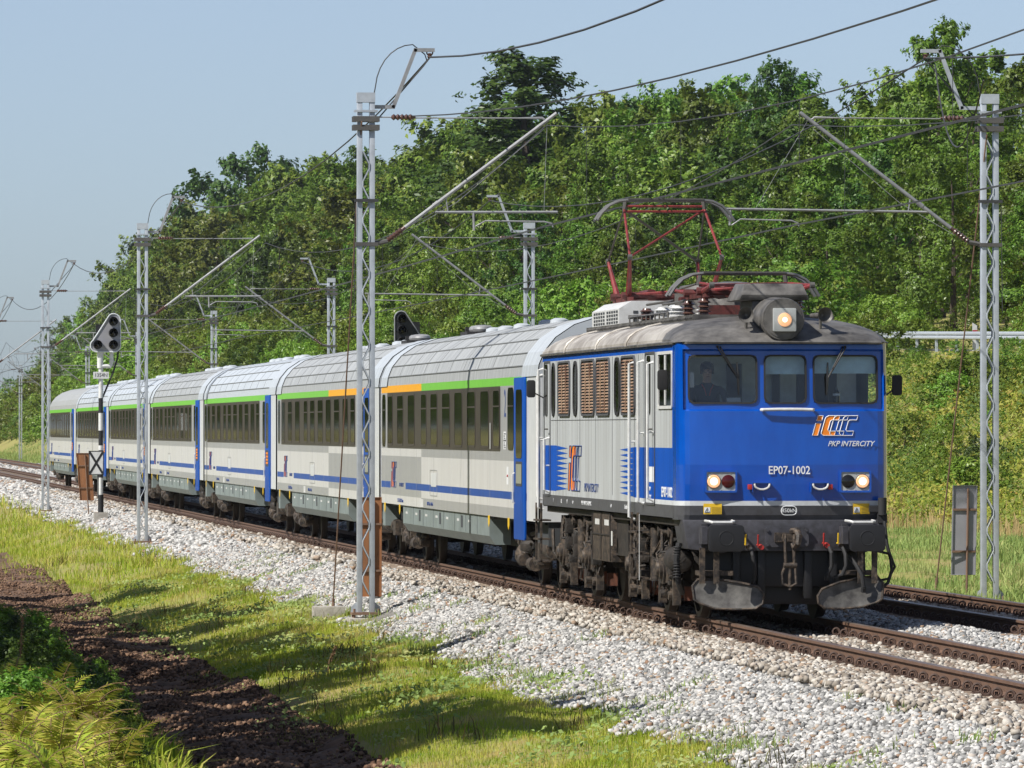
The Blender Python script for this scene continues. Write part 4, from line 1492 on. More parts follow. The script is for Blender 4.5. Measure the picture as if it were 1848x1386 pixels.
# resistor cabinets with grilles
for (x0, x1, y0, y1) in ((-0.86, -0.12, 9.95, 13.1), (0.12, 0.86, 9.95, 13.1)):
    mb = MB()
    mb.extrude([(x0, y0, 3.93), (x0, y0, 4.16), (x0 + 0.18, y0, 4.27), (x1 - 0.1, y0, 4.27), (x1, y0, 4.16), (x1, y0, 3.93)], (0, y1 - y0, 0))
    cb = mb.build('resistor_cabinet', 'white_paint', loco)
    mb = MB()
    for half in (0, 1):
        for r_ in range(4):
            for c_ in range(5):
                yy = y0 + 0.16 + half * 1.5 + c_ * 0.27
                mb.box(x0 - 0.004, x0 + 0.01, yy, yy + 0.19, 3.955 + r_ * 0.05, 3.955 + r_ * 0.05 + 0.033)
    for c_ in range(4):
        for r_ in range(3):
            mb.box(x0 + 0.2 + c_ * 0.11, x0 + 0.27 + c_ * 0.11, y0 - 0.004, y0 + 0.01, 3.97 + r_ * 0.06, 4.01 + r_ * 0.06)
    mb.build('grille', 'cab_dark', cb, smooth=0)


def insulator(mb, x, y, z, h=0.2, r=0.07, m=0):
    pr = []
    k = 4
    for i in range(k):
        pr += [(h * i / k, r * 0.55), (h * (i + 0.25) / k, r), (h * (i + 0.6) / k, r * 0.6)]
    pr += [(h, r * 0.5)]
    mb.lathe((x, y, z), (0, 0, 1), pr, 12, m)


def pantograph(yc, zb, raised):
    p = MB()
    for x in (-0.62, 0.62):
        for y in (-0.75, 0.75):
            insulator(p, x, yc + y, zb - 0.3, 0.24, 0.10)
    build_each(p, 'insulator', 'porcelain', loco)
    mb = MB()
    for x in (-0.6, 0.6):
        mb.box(x - 0.03, x + 0.03, yc - 0.95, yc + 0.95, zb - 0.04, zb + 0.02)
    for y in (-0.62, 0.62):
        mb.cyl((-0.7, yc + y, zb + 0.04), (0.7, yc + y, zb + 0.04), 0.055, n=10)
    mb.cyl((-0.25, yc - 0.5, zb + 0.05), (-0.25, yc + 0.5, zb + 0.05), 0.09, n=12)
    mb.cyl((0.25, yc - 0.5, zb + 0.05), (0.25, yc + 0.5, zb + 0.05), 0.05, n=12)
    pan = mb.build('pantograph', 'base_red', loco)
    if raised:
        ky, kz, kx, ty, tz, tx = 1.25, 4.90, 0.66, 0.0, 5.62, 0.585
        sg = 1
    else:
        ky, kz, kx, ty, tz, tx = 1.75, zb + 0.10, 0.66, 0.12, zb + 0.16, 0.585
    lo = MB()
    for x in (-1, 1):
        for q in (-1, 1):
            lo.tube([(x * 0.60, yc + q * 0.62, zb + 0.04), (x * kx, yc + q * ky, kz)], [0.048, 0.022], 8)
    for q in (-1, 1):
        lo.tube([(-0.6, yc + q * 0.62, zb + 0.05), (0.05, yc + q * 0.8, zb + 0.1)], 0.02, 6)
    lo.build('lower_arm', 'pan_red', pan)
    up = MB()
    for x in (-1, 1):
        for q in (-1, 1):
            up.tube([(x * kx, yc + q * ky, kz), (x * tx, yc + q * ty, tz)], 0.019 if q < 0 else 0.015, 7, 0 if q < 0 else 1)
            up.cyl((x * kx - 0.03, yc + q * ky, kz), (x * kx + 0.03, yc + q * ky, kz), 0.04, n=10, m=1)
    up.tube([(-kx, yc - ky, kz), (tx, yc - ty, tz)], 0.017, 7, 0)
    up.tube([(kx, yc + ky, kz), (-tx, yc + ty, tz)], 0.02, 7, 1)
    for dz in (0.0, 0.075) if raised else (0.0,):
        up.tube([(-tx, yc, tz + dz - 0.03), (tx, yc, tz + dz - 0.03)], 0.018, 6)
    for x in (-1, 1):
        up.tube([(x * tx, yc, tz - 0.02), (x * (tx - 0.02), yc, tz + 0.12)], 0.03, 6, 1)
    up.build('upper_arm', ['pan_red', 'steel_dark'], pan)
    hd = MB()
    for q in (-0.17, 0.17):
        prof_ = [(-1.0, -0.30), (-0.93, -0.19), (-0.82, -0.08), (-0.68, -0.015), (-0.55, 0.0), (0.55, 0.0), (0.68, -0.015), (0.82, -0.08), (0.93, -0.19), (1.0, -0.30)]
        hd.tube([(x * 1.0, yc + q, tz + 0.13 + z) for x, z in prof_], 0.022, 6, 0)
        hd.box(-0.55, 0.55, yc + q - 0.03, yc + q + 0.03, tz + 0.135, tz + 0.155, 1)
    hd.build('collector_head', ['head_grey', 'steel_dark'], pan)


pantograph(11.55, 4.32, True)
pantograph(3.75, 4.22, False)
mb = MB()
insulator(mb, -0.55, 9.3, 3.93, 0.22, 0.11)
insulator(mb, 0.1, 9.4, 3.93, 0.22, 0.11)
insulator(mb, 0.5, 8.6, 3.93, 0.22, 0.10)
build_each(mb, 'roof_insulator', 'porcelain', loco)
mb = MB()
for x, y in ((-0.55, 7.6), (-0.55, 6.1), (0.0, 7.4), (0.5, 6.4)):
    insulator(mb, x, y, 3.93, 0.2, 0.13)
    mb.box(x - 0.12, x + 0.12, y - 0.12, y + 0.12, 3.93, 3.99)
build_each(mb, 'roof_insulator', 'white_paint', loco)
mb = MB()
mb.tube([(-0.55, 9.3, 4.2), (-0.3, 8.4, 4.24), (-0.55, 7.6, 4.17), (-0.55, 6.1, 4.17), (-0.5, 4.9, 4.2)], 0.018)
mb.tube([(0.1, 9.4, 4.2), (0.0, 7.4, 4.18), (0.5, 6.4, 4.2), (0.5, 4.8, 4.2)], 0.018)
mb.build('busbar', 'steel_dark', loco)
mb = MB()
for y in np.arange(5.2, 9.4, 0.45):
    mb.tube([(-0.8, y, 3.93), (-0.8, y, 4.02)], 0.012, 5)
mb.tube([(-0.8, 5.2, 4.02), (-0.8, 9.3, 4.02)], 0.014, 5)
mb.tube([(-0.8, 9.4, 4.03), (-0.3, 9.4, 4.03)], 0.03, 5)
mb.build('roof_rail', 'roof_dirty', loco)
mb = MB()
mb.lathe((0.25, 8.6, 3.93), (0, 0, 1), [(0, 0.5), (0.42, 0.5), (0.52, 0.42), (0.55, 0.2)], 20)
mb.lathe((0.2, 6.2, 3.93), (0, 0, 1), [(0, 0.45), (0.40, 0.45), (0.5, 0.38), (0.53, 0.1)], 20)
build_each(mb, 'roof_fan', 'roof_dirty', loco)
mb = MB()
mb.box(-0.3, 0.2, 5.2, 5.5, 3.93, 4.12)
mb.tube([(-0.3, 5.4, 4.25), (0.3, 5.8, 4.32), (0.3, 7.2, 4.32)], 0.05, 8)
mb.tube([(-0.45, 6.6, 4.22), (0.0, 6.9, 4.28), (0.3, 7.6, 4.26)], 0.035, 8)
mb.build('roof_switch', 'base_red', loco)

# buffer beam and everything on it
mb = MB()
mb.extrude([(-1.31, 0.02, 1.30), (-1.25, 0.0, 0.93), (-1.0, -0.03, 0.905), (1.0, -0.03, 0.905), (1.25, 0.0, 0.93), (1.31, 0.02, 1.30)], (0, 0.9, 0))
mb.build('buffer_beam', 'beam_dark', loco, bevel=0.02)
mb = MB()
mb.box(-1.05, 1.05, 0.15, 0.4, 0.45, 0.91)
mb.box(-0.5, 0.5, 0.35, 0.6, 0.22, 0.5)
for x in (-0.62, 0.62, -0.3, 0.3):
    mb.box(x - 0.05, x + 0.05, 0.05, 0.2, 0.3, 0.92)
mb.build('front_bogie_beam', 'black', loco, bevel=0.015)  # black here paints in the deep shade below the buffer beam
for s in (-1, 1):
    xc = s * 0.872 - 0.0 + (0.025 if s < 0 else 0.075) * 1
    xc = -0.846 if s < 0 else 0.95
    mb = MB()
    mb.extrude(on_front(rrect(0.455, 0.335, 0.05), -0.62, xc, 1.077), (0, 0.045, 0))
    mb.torus((xc, -0.618, 1.077), (0, 1, 0), 0.09, 0.008, 20, 5)
    b_ = mb.build('buffer', 'black', loco, bevel=0.012)
    mb = MB()
    mb.lathe((xc, -0.58, 1.077), (0, 1, 0), [(0, 0.10), (0.2, 0.10), (0.21, 0.14), (0.5, 0.15), (0.51, 0.2), (0.58, 0.2)], 18)
    mb.box(xc - 0.24, xc + 0.24, -0.06, -0.02, 0.93, 1.25)
    mb.box(xc - 0.27, xc - 0.2, -0.35, -0.05, 1.0, 1.22)
    mb.build('buffer_casing', 'beam_dark', b_)
    mb = MB()
    mb.tube([(xc - 0.19, -0.05, 1.29), (xc - 0.17, -0.33, 1.285), (xc - 0.14, -0.36, 1.275), (xc + 0.11, -0.36, 1.275), (xc + 0.14, -0.33, 1.285), (xc + 0.15, -0.05, 1.29)], 0.017, 6)
    mb.build('step_handle', 'white_paint', loco)
mb = MB()
mb.extrude(on_front(rrect(0.56, 0.25, 0.03), -0.05, 0.01, 1.08), (0, 0.03, 0))
for x in (-0.24, 0.26):
    for z in (0.99, 1.17):
        mb.cyl((x, -0.07, z), (x, -0.04, z), 0.022, n=8)
mb.build('coupling_plate', 'beam_dark', loco)
mb = MB()
mb.box(-0.15, 0.17, -0.10, -0.05, 1.02, 1.14)
mb.box(-0.06, 0.08, -0.22, -0.05, 1.03, 1.12)
mb.tube([(0.05, -0.2, 1.16), (0.09, -0.36, 1.17), (0.11, -0.42, 1.10), (0.09, -0.44, 1.0), (0.05, -0.38, 0.95), (0.03, -0.32, 1.0)], [0.04, 0.045, 0.045, 0.04, 0.03, 0.02], 7)
mb.build('drawhook', 'grime_light', loco)
mb = MB()
for x in (-0.05, 0.06):
    mb.tube([(x, -0.34, 1.12), (x - 0.01, -0.36, 0.95), (x, -0.35, 0.75)], 0.02, 6)
mb.cyl((-0.08, -0.35, 0.73), (0.09, -0.35, 0.73), 0.035)
mb.tube([(0.0, -0.35, 0.73), (0.0, -0.35, 0.42)], 0.022, 6)
mb.tube([(-0.07, -0.36, 0.70), (-0.10, -0.36, 0.62), (-0.09, -0.36, 0.50), (0.0, -0.36, 0.46), (0.08, -0.36, 0.5), (0.07, -0.36, 0.70)], 0.018, 6)
mb.build('screw_coupling', 'grime_light', loco)


def cock(x, z, c):
    mb = MB()
    mb.tube([(x, -0.10, z + 0.02), (x, -0.18, z + 0.02), (x, -0.2, z + 0.15)], 0.012, 6)
    o = mb.build('brake_cock', c, loco)
    mb = MB()
    mb.cyl((x + 0.05, -0.02, z), (x + 0.05, -0.17, z - 0.01), 0.032, n=8)
    mb.build('valve', 'red' if c == 'red' else 'grime_light', o)


for x, z, c in ((-0.54, 0.97, 'yellow'), (-0.38, 0.965, 'red'), (0.46, 0.985, 'red'), (0.645, 0.985, 'yellow')):
    cock(x, z, c)
for pts in ([(-0.46, -0.16, 0.94), (-0.46, -0.24, 0.85), (-0.43, -0.25, 0.7), (-0.43, -0.2, 0.55), (-0.46, -0.15, 0.5)], [(0.535, -0.16, 0.95), (0.55, -0.25, 0.88), (0.55, -0.26, 0.72), (0.50, -0.22, 0.6)],
            [(0.71, -0.16, 0.95), (0.73, -0.24, 0.86), (0.735, -0.26, 0.72), (0.69, -0.24, 0.61), (0.62, -0.2, 0.59)], [(0.8, -0.1, 0.84), (0.86, -0.24, 0.74), (0.93, -0.3, 0.6), (0.95, -0.3, 0.45)]):
    mb = MB()
    mb.tube(pts, 0.026, 8)
    mb.cyl(pts[-1], (pts[-1][0], pts[-1][1] + 0.02, pts[-1][2] - 0.06), 0.034, n=8)
    mb.build('brake_hose', 'rubber', loco)
mb = MB()
mb.cyl((1.24, -0.02, 1.36), (1.24, -0.02, 1.58), 0.055, n=12)
mb.box(1.18, 1.30, -0.02, 0.1, 1.26, 1.38)
mb.box(1.08, 1.2, 0.0, 0.1, 1.40, 1.48)
mb.tube([(1.26, -0.06, 1.28), (1.28, -0.12, 1.0), (1.33, -0.12, 0.8), (1.35, -0.08, 0.66), (1.30, -0.08, 0.5), (1.18, -0.1, 0.41), (1.1, -0.1, 0.44)], 0.022, 7)
mb.tube([(1.20, 0.1, 0.9), (1.36, 0.1, 0.86), (1.42, 0.1, 0.7), (1.34, 0.1, 0.55), (1.2, 0.1, 0.52)], 0.018, 7)
mb.build('heating_cable', 'rubber', loco)
# rail guards (curved snow blades)
for s, pts in ((-1, [(-1.20, 0.30), (-1.22, 0.47), (-1.15, 0.55), (-0.89, 0.555), (-0.59, 0.505), (-0.40, 0.46), (-0.335, 0.37), (-0.343, 0.25), (-0.43, 0.185), (-0.68, 0.175), (-0.94, 0.185), (-1.13, 0.25)]),
               (1, [(1.20, 0.30), (1.22, 0.50), (1.15, 0.59), (0.95, 0.575), (0.64, 0.51), (0.42, 0.43), (0.36, 0.34), (0.37, 0.25), (0.45, 0.185), (0.70, 0.18), (0.94, 0.20), (1.13, 0.26)])):
    mb = MB()
    cx_ = sum(p[0] for p in pts) / len(pts)

    def by(x, z):
        return -0.30 - 0.10 * (abs(x) - 0.35) * -1.2 - 0.35 * (0.55 - z) ** 1.0 * 0.5 + 0.10 * (z - 0.36) ** 2 * 10
    ring_o = [(x, by(x, z), z) for x, z in pts]
    mid = [(cx_ + (x - cx_) * 0.5, by(x, z) * 0.5 + 0.5 * by(cx_, 0.36) + 0.05, 0.36 + (z - 0.36) * 0.5) for x, z in pts]
    cen = (cx_, by(cx_, 0.36) + 0.06, 0.36)
    n = len(pts)
    mb.add(ring_o + mid + [cen], [(i, (i + 1) % n, n + (i + 1) % n, n + i) for i in range(n)] + [(n + i, n + (i + 1) % n, 2 * n) for i in range(n)], 0)
    pg = mb.build('rail_guard', 'guard_steel', loco, smooth=70)
    mb = MB()
    mb.tube(ring_o, 0.017, 6, 0, True)
    mb.build('blade_rim', 'grime_light', pg)
    mb = MB()
    for x in (s * 1.10, s * 0.92):
        mb.box(x - 0.035, x + 0.035, -0.26, -0.22, 0.5, 0.95)
    mb.box(min(s * 1.13, s * 0.7), max(s * 1.13, s * 0.7), -0.2, 0.2, 0.60, 0.66)
    mb.build('guard_bracket', 'grime_light', pg)

# bogies
rb = random.Random(3)


def loco_wheelset(y):
    mb = MB()
    for s in (-1, 1):
        mb.lathe((s * 0.68, y, 0.60), (s, 0, 0), [(0, 0.62), (0.03, 0.62), (0.035, 0.60), (0.13, 0.59), (0.135, 0.52), (0.09, 0.5), (0.09, 0.2), (0.14, 0.18), (0.15, 0.1)], 30)
    mb.cyl((-0.7, y, 0.6), (0.7, y, 0.6), 0.09)
    mb.build('wheelset', 'wheel_steel', loco)


for yc in (3.7, 11.7):
    mb = MB()
    for s in (-1, 1):
        x = s * 1.06
        mb.extrude([(x, yc - 2.3, 0.92), (x, yc - 2.3, 0.80), (x, yc - 1.0, 0.72), (x, yc - 0.6, 0.58), (x, yc + 0.6, 0.58), (x, yc + 1.0, 0.72), (x, yc + 2.3, 0.80), (x, yc + 2.3, 0.92)], (s * 0.10, 0, 0))
    mb.box(-1.0, 1.0, yc - 2.35, yc - 2.15, 0.5, 0.9)
    mb.box(-1.0, 1.0, yc + 2.15, yc + 2.35, 0.5, 0.9)
    mb.box(-0.95, 0.95, yc - 0.7, yc + 0.7, 0.35, 0.9)
    mb.box(-0.6, 0.6, yc - 1.4, yc + 1.4, 0.3, 0.8)
    bg_ = mb.build('bogie_frame', 'grime', loco, bevel=0.02)
    for dy in (-1.53, 1.53):
        y = yc + dy
        loco_wheelset(y)
        for s in (-1, 1):
            x = s * 1.16
            mb = MB()
            mb.lathe((x - s * 0.08, y, 0.64), (s, 0, 0), [(0, 0.22), (0.12, 0.22), (0.13, 0.17), (0.17, 0.17), (0.175, 0.20), (0.21, 0.20), (0.215, 0.14), (0.25, 0.14), (0.26, 0.10), (0.29, 0.09), (0.30, 0.04)], 20)
            mb.box(x - 0.1, x + 0.1, y - 0.32, y + 0.32, 0.46, 0.74)
            mb.build('axle_box', 'grime_light', bg_)
            mb = MB()
            for q in (-0.42, 0.42):
                mb.tube([(x + 0.085 * math.cos(a) * 1.0, y + q + 0.085 * math.sin(a), 0.50 + a / (2 * PI) * 0.075) for a in np.linspace(0, 5 * 2 * PI, 56)], 0.018, 5)
                mb.box(x - 0.1, x + 0.1, y + q - 0.1, y + q + 0.1, 0.44, 0.49)
            build_each(mb, 'coil_spring', 'grime', bg_)
            mb = MB()
            for q in (-0.5, 0.5):
                mb.tube([(x + s * 0.06, y + q, 1.18), (x + s * 0.07, y + q * 0.9, 0.86), (x + s * 0.05, y + q * 0.8, 0.32)], [0.018, 0.032, 0.02], 7)
                mb.cyl((x, y + q * 0.8, 0.30), (x + s * 0.1, y + q * 0.8, 0.30), 0.06, n=10)
                mb.box(x - 0.08, x + 0.02, y + q * 1.35 - 0.05, y + q * 1.35 + 0.05, 0.18, 0.6)
            build_each(mb, 'brake_rigging', 'grime_light', bg_)
            mb = MB()
            for q in (-0.62, 0.62):
                mb.box(min(x - s * 0.22, x - s * 0.08), max(x - s * 0.22, x - s * 0.08), y + q - 0.06, y + q + 0.06, 0.24, 0.42)
            build_each(mb, 'brake_block', 'grime_red', bg_)
    for s in (-1, 1):
        x = s * 1.2
        mb = MB()
        mb.cyl((x, yc - 1.9, 1.12), (x, yc - 0.9, 1.12), 0.035)
        mb.cyl((x, yc + 0.5, 1.12), (x, yc + 1.6, 1.12), 0.035)
        for y in (-1.9, -0.9, 0.5, 1.6):
            mb.lathe((x - 0.06, yc + y, 1.12), (1, 0, 0), [(0, 0.07), (0.12, 0.07)], 10)
        mb.cyl((x, yc - 0.25, 0.45), (x, yc - 0.25, 1.15), 0.07)
        build_each(mb, 'damper', 'grime_light', bg_)
        mb = MB()
        for k in range(26):
            y = yc + rb.uniform(-2.3, 2.3)
            z = rb.uniform(0.35, 1.15)
            pts = [(x + s * rb.uniform(-0.12, 0.06), y, z)]
            for q in range(4):
                pts.append((x + s * rb.uniform(-0.12, 0.06), pts[-1][1] + rb.uniform(-0.22, 0.22), min(1.22, max(0.25, pts[-1][2] + rb.uniform(-0.25, 0.25)))))
            mb.tube(pts, rb.uniform(0.010, 0.022), 5)
        mb.build('pipework', 'grime_light', bg_)
        mb = MB()
        for k in range(16):
            y = yc + rb.uniform(-2.3, 2.3)
            z = rb.uniform(0.4, 1.1)
            a, b, c = rb.uniform(0.05, 0.16), rb.uniform(0.05, 0.14), rb.uniform(0.04, 0.12)
            if k % 3 == 0:
                mb.cyl((x - s * 0.1, y, z), (x + s * 0.02, y, z), rb.uniform(0.05, 0.12), n=12)
            else:
                mb.box(x - 0.1, x + 0.03, y - a, y + a, z - c, z + c)
        build_each(mb, 'bogie_fitting', 'grime', bg_, bevel=0.008)
mb = MB()
mb.box(-1.33, -0.7, 7.15, 9.2, 0.62, 1.30)
mb.box(0.7, 1.33, 7.15, 9.2, 0.62, 1.30)
bx_ = build_each(mb, 'battery_box', 'grime_light', loco, bevel=0.015)[0]
mb = MB()
for y in (7.18, 8.2, 9.17):
    mb.box(-1.345, -1.328, y - 0.02, y + 0.02, 0.64, 1.28)
mb.box(-1.342, -1.328, 7.15, 9.2, 0.98, 1.0)
mb.build('box_lid', 'grime', bx_)
mb = MB()
for y in (7.6, 8.65):
    mb.quad((-1.335, y - 0.25, 1.12), (-1.335, y + 0.25, 1.12), (-1.335, y + 0.25, 1.20), (-1.335, y - 0.25, 1.20))
mb.quad((-1.335, 6.95, 0.85), (-1.335, 7.10, 0.85), (-1.335, 7.10, 1.05), (-1.335, 6.95, 1.05))
mb.build('box_label', 'white_paint', bx_, smooth=0)
mb = MB()
mb.box(-1.25, 1.25, 5.9, 9.6, 0.72, 1.22)
mb.box(-0.9, 0.9, 0.6, 14.6, 0.7, 1.22)
mb.build('equipment_tray', 'grime', loco)
mb = MB()
mb.lathe((-1.20, 1.25, 0.78), (0, 1, 0), [(-0.42, 0.02), (-0.40, 0.12), (-0.33, 0.16), (0.25, 0.16), (0.33, 0.12), (0.35, 0.02)], 18)
mb.build('air_reservoir', 'grime', loco)
mb = MB()
mb.tube([(-1.30, 0.45, 1.0), (-1.34, 0.42, 0.8), (-1.30, 0.50, 0.5), (-1.2, 0.9, 0.36)], 0.04, 8)
for k in range(12):
    mb.torus((-1.33, 0.43 + 0.002 * k, 0.95 - k * 0.035), (0, 0.1, 1), 0.045, 0.008, 10, 4)
mb.build('bellows_hose', 'rubber', loco)

# ------------------------------------------------------------------ driver in the cab
drv = thing('person', 'train driver with glasses and dark waistcoat sitting behind the left windscreen', 'person', (-0.06 - 0.86, 0.95, 2.16))


def skin_body(joints, edges, root, levels=2):
    me = bpy.data.meshes.new('body')
    me.from_pydata([j[0] for j in joints], edges, [])
    o = bpy.data.objects.new('body', me)
    COL.objects.link(o)
    md = o.modifiers.new('s', 'SKIN')
    md.use_smooth_shade = True
    for i, j in enumerate(joints):
        sv = me.skin_vertices[0].data[i]
        r_ = j[1]
        sv.radius = r_ if isinstance(r_, tuple) else (r_, r_)
        sv.use_root = i == root
    o.modifiers.new('d', 'SUBSURF').levels = levels
    dg = bpy.context.evaluated_depsgraph_get()
    dg.update()
    m2 = bpy.data.meshes.new_from_object(o.evaluated_get(dg))
    bpy.data.objects.remove(o)
    return m2


J = [((0, 0.18, 0.42), (0.15, 0.11)), ((0, 0.16, 0.60), (0.135, 0.10)), ((0, 0.13, 0.76), (0.155, 0.105)), ((0, 0.12, 0.84), (0.10, 0.08)), ((0, 0.10, 0.90), 0.052), ((0, 0.07, 0.95), 0.06), ((0, 0.055, 1.02), (0.07, 0.085)), ((0, 0.06, 1.09), (0.062, 0.08)),
     ((-0.2, 0.12, 0.80), 0.055), ((-0.25, -0.02, 0.60), 0.042), ((-0.17, -0.24, 0.60), 0.032), ((-0.15, -0.33, 0.61), 0.026), ((0.2, 0.12, 0.80), 0.055), ((0.25, -0.02, 0.58), 0.042), ((0.15, -0.22, 0.58), 0.032), ((0.13, -0.31, 0.59), 0.026),
     ((-0.1, 0.12, 0.40), 0.085), ((-0.11, -0.28, 0.40), 0.062), ((-0.11, -0.30, 0.04), 0.045), ((-0.11, -0.42, 0.0), 0.035), ((0.1, 0.12, 0.40), 0.085), ((0.11, -0.28, 0.40), 0.062), ((0.11, -0.30, 0.04), 0.045), ((0.11, -0.42, 0.0), 0.035)]
E_ = [(0, 1), (1, 2), (2, 3), (3, 4), (4, 5), (5, 6), (6, 7), (2, 8), (8, 9), (9, 10), (10, 11), (2, 12), (12, 13), (13, 14), (14, 15), (0, 16), (16, 17), (17, 18), (18, 19), (0, 20), (20, 21), (21, 22), (22, 23)]
for hnd, sx_ in ((11, -1), (15, 1)):
    h0 = Vector(J[hnd][0])
    for k in range(5):
        off = (k - 2) * 0.016
        if k == 0:
            a, b = h0 + Vector((-sx_ * 0.03, -0.02, -0.005)), h0 + Vector((-sx_ * 0.045, -0.05, -0.02))
        else:
            ln = (0.075, 0.085, 0.08, 0.062)[k - 1]
            a, b = h0 + Vector((sx_ * off, -0.045, 0.0)), h0 + Vector((sx_ * off * 1.15, -ln, -0.022))
        i0 = len(J)
        J += [(tuple(a), 0.010), (tuple(b), 0.008)]
        E_ += [(hnd, i0), (i0, i0 + 1)]
bm_ = skin_body(J, E_, 0)
for q in ('skin', 'shirt'):
    bm_.materials.append(MAT[q])
for p in bm_.polygons:
    c = p.center
    p.material_index = 0 if c.z > 0.885 or (abs(c.x) > 0.1 and c.y < -0.14 and c.z > 0.5) else 1
link('body', bm_, drv)
mb = MB()
mb.lathe((0, 0.075, 1.07), (0, -0.15, 1), [(0.0, 0.085), (0.03, 0.088), (0.06, 0.075), (0.085, 0.04), (0.09, 0.005)], 16)
mb.box(-0.082, -0.06, 0.03, 0.13, 1.0, 1.09)
mb.box(0.06, 0.082, 0.03, 0.13, 1.0, 1.09)
mb.build('hair', 'hair', drv)
mb = MB()
for s in (-1, 1):
    mb.torus((s * 0.033, -0.028, 1.035), (0, 1, 0), 0.024, 0.003, 12, 4)
    mb.tube([(s * 0.057, -0.025, 1.037), (s * 0.078, 0.05, 1.035)], 0.003, 4)
mb.tube([(-0.01, -0.032, 1.037), (0.01, -0.032, 1.037)], 0.003, 4)
mb.build('glasses', 'black', drv)
mb = MB()
mb.lathe((0, -0.02, 0.985), (0, -1, -0.3), [(0, 0.016), (0.018, 0.012), (0.024, 0.003)], 8)
for s in (-1, 1):
    mb.lathe((s * 0.072, 0.06, 1.02), (s, 0, 0), [(-0.01, 0.02), (0.008, 0.024), (0.012, 0.01)], 8)
mb.build('nose_and_ears', 'skin', drv)
mb = MB()
mb.tube([(-0.02, -0.024, 0.962), (0.02, -0.024, 0.962)], 0.004, 4)
mb.build('mouth', 'pan_red', drv)
mb = MB()
mb.tube([(-0.075, 0.03, 0.86), (-0.04, 0.0, 0.80), (-0.02, -0.005, 0.72)], 0.008, 5)
mb.tube([(0.075, 0.03, 0.86), (0.04, 0.0, 0.80), (0.02, -0.005, 0.72)], 0.008, 5)
mb.build('red_piping', 'red', drv)
mb = MB()
mb.box(-0.2, 0.2, 0.0, 0.32, 0.22, 0.31)
mb.box(-0.2, 0.2, 0.30, 0.38, 0.3, 0.80)
mb.cyl((0, 0.15, 0), (0, 0.15, 0.24), 0.05)
tag(mb.build('driver_seat', 'black', None, drv.location, bevel=0.02), 'black driver seat behind the left windscreen, under the train driver', 'seat')
mb = MB()
mb.add([(-0.09, 0, 0), (0.09, 0, 0), (0.09, 0.06, 0.05), (-0.09, 0.06, 0.05)], [(0, 1, 2, 3)])
mb.box(-0.09, 0.09, 0.0, 0.07, -0.006, -0.002)
tag(mb.build('timetable', 'paper', None, (-0.66, 0.40, 2.80)), 'white paper timetable lying on the desk behind the left windscreen', 'paper')
mb = MB()
mb.box(-0.05, 0.05, 0, 0.008, 0, 0.19)
tag(mb.build('notice', 'paper', None, (-1.24, 0.30, 2.98)), 'pale notice stuck inside the left corner of the left windscreen', 'notice')
mb = MB()
mb.lathe((0, 0, 0), (0, 0, 1), [(0, 0.045), (0.13, 0.045), (0.16, 0.02), (0.19, 0.018)], 14, 0)
mb.lathe((0, 0, 0.085), (0, 0, 1), [(0, 0.047), (0.03, 0.047)], 14, 1)
tag(mb.build('bottle', ['tail_dark', 'paper'], None, (0.66, 0.42, 2.79)), 'dark drink bottle standing on the desk behind the right windscreen', 'bottle')

# ------------------------------------------------------------------ coaches
CW = 1.41
CP = [(-1.41, 3.25), (-1.39, 3.42), (-1.31, 3.62), (-1.14, 3.83), (-0.86, 4.02), (-0.46, 4.15), (0, 4.20)]
CP = CP + [(-a, b) for a, b in CP[-2::-1]]
WINS = [(24.1, 25.1), (22.0, 23.2), (19.8, 21.1), (17.6, 18.6), (15.65, 16.85), (13.45, 14.8), (11.4, 12.7), (9.3, 10.6), (7.2, 8.5), (5.6, 6.6)]


def roof_mesh(mats, plain=False):
    mb = MB()
    n = len(CP)
    st = [0.25, 1.0, 2.4, 8, 14, 20, 25.2, 26.0, 26.5]
    for j in range(len(st) - 1):
        for i in range(n - 1):
            a, b = CP[i], CP[i + 1]
            end = (j < 2 or j > 5) and not plain
            k = 1.0 if not end else 1.012
            mb.quad((a[0] * k, st[j], 3.25 + (a[1] - 3.25) * k), (b[0] * k, st[j], 3.25 + (b[1] - 3.25) * k), (b[0] * k, st[j + 1], 3.25 + (b[1] - 3.25) * k), (a[0] * k, st[j + 1], 3.25 + (a[1] - 3.25) * k), 1 if end else 0)
    for y in (0.25, 26.5):
        mb.add([(x, y, z) for x, z in CP], [tuple(range(n))], 1)
    return mb.mesh('roof', mats, 50)


ROOF = {'grey': roof_mesh(['coach_roof', 'coach_roof_pale']), 'pale': roof_mesh(['coach_roof_pale', 'coach_roof_pale']), 'plain': roof_mesh(['coach_roof_plain', 'coach_roof_plain'], True)}
mb = MB()
for i in (1, 2, 3, 4, 8, 9, 10, 11):
    x, z = CP[i]
    mb.tube([(x * 1.004, 2.45, z + 0.006), (x * 1.004, 25.2, z + 0.006)], 0.011, 4)
for y in np.arange(4.6, 25, 2.3):
    mb.tube([(x * 1.002, y, z + 0.001) for x, z in CP[1:-1]], 0.004, 4)
SEAM = mb.mesh('roof_seam', 'seam', 0)


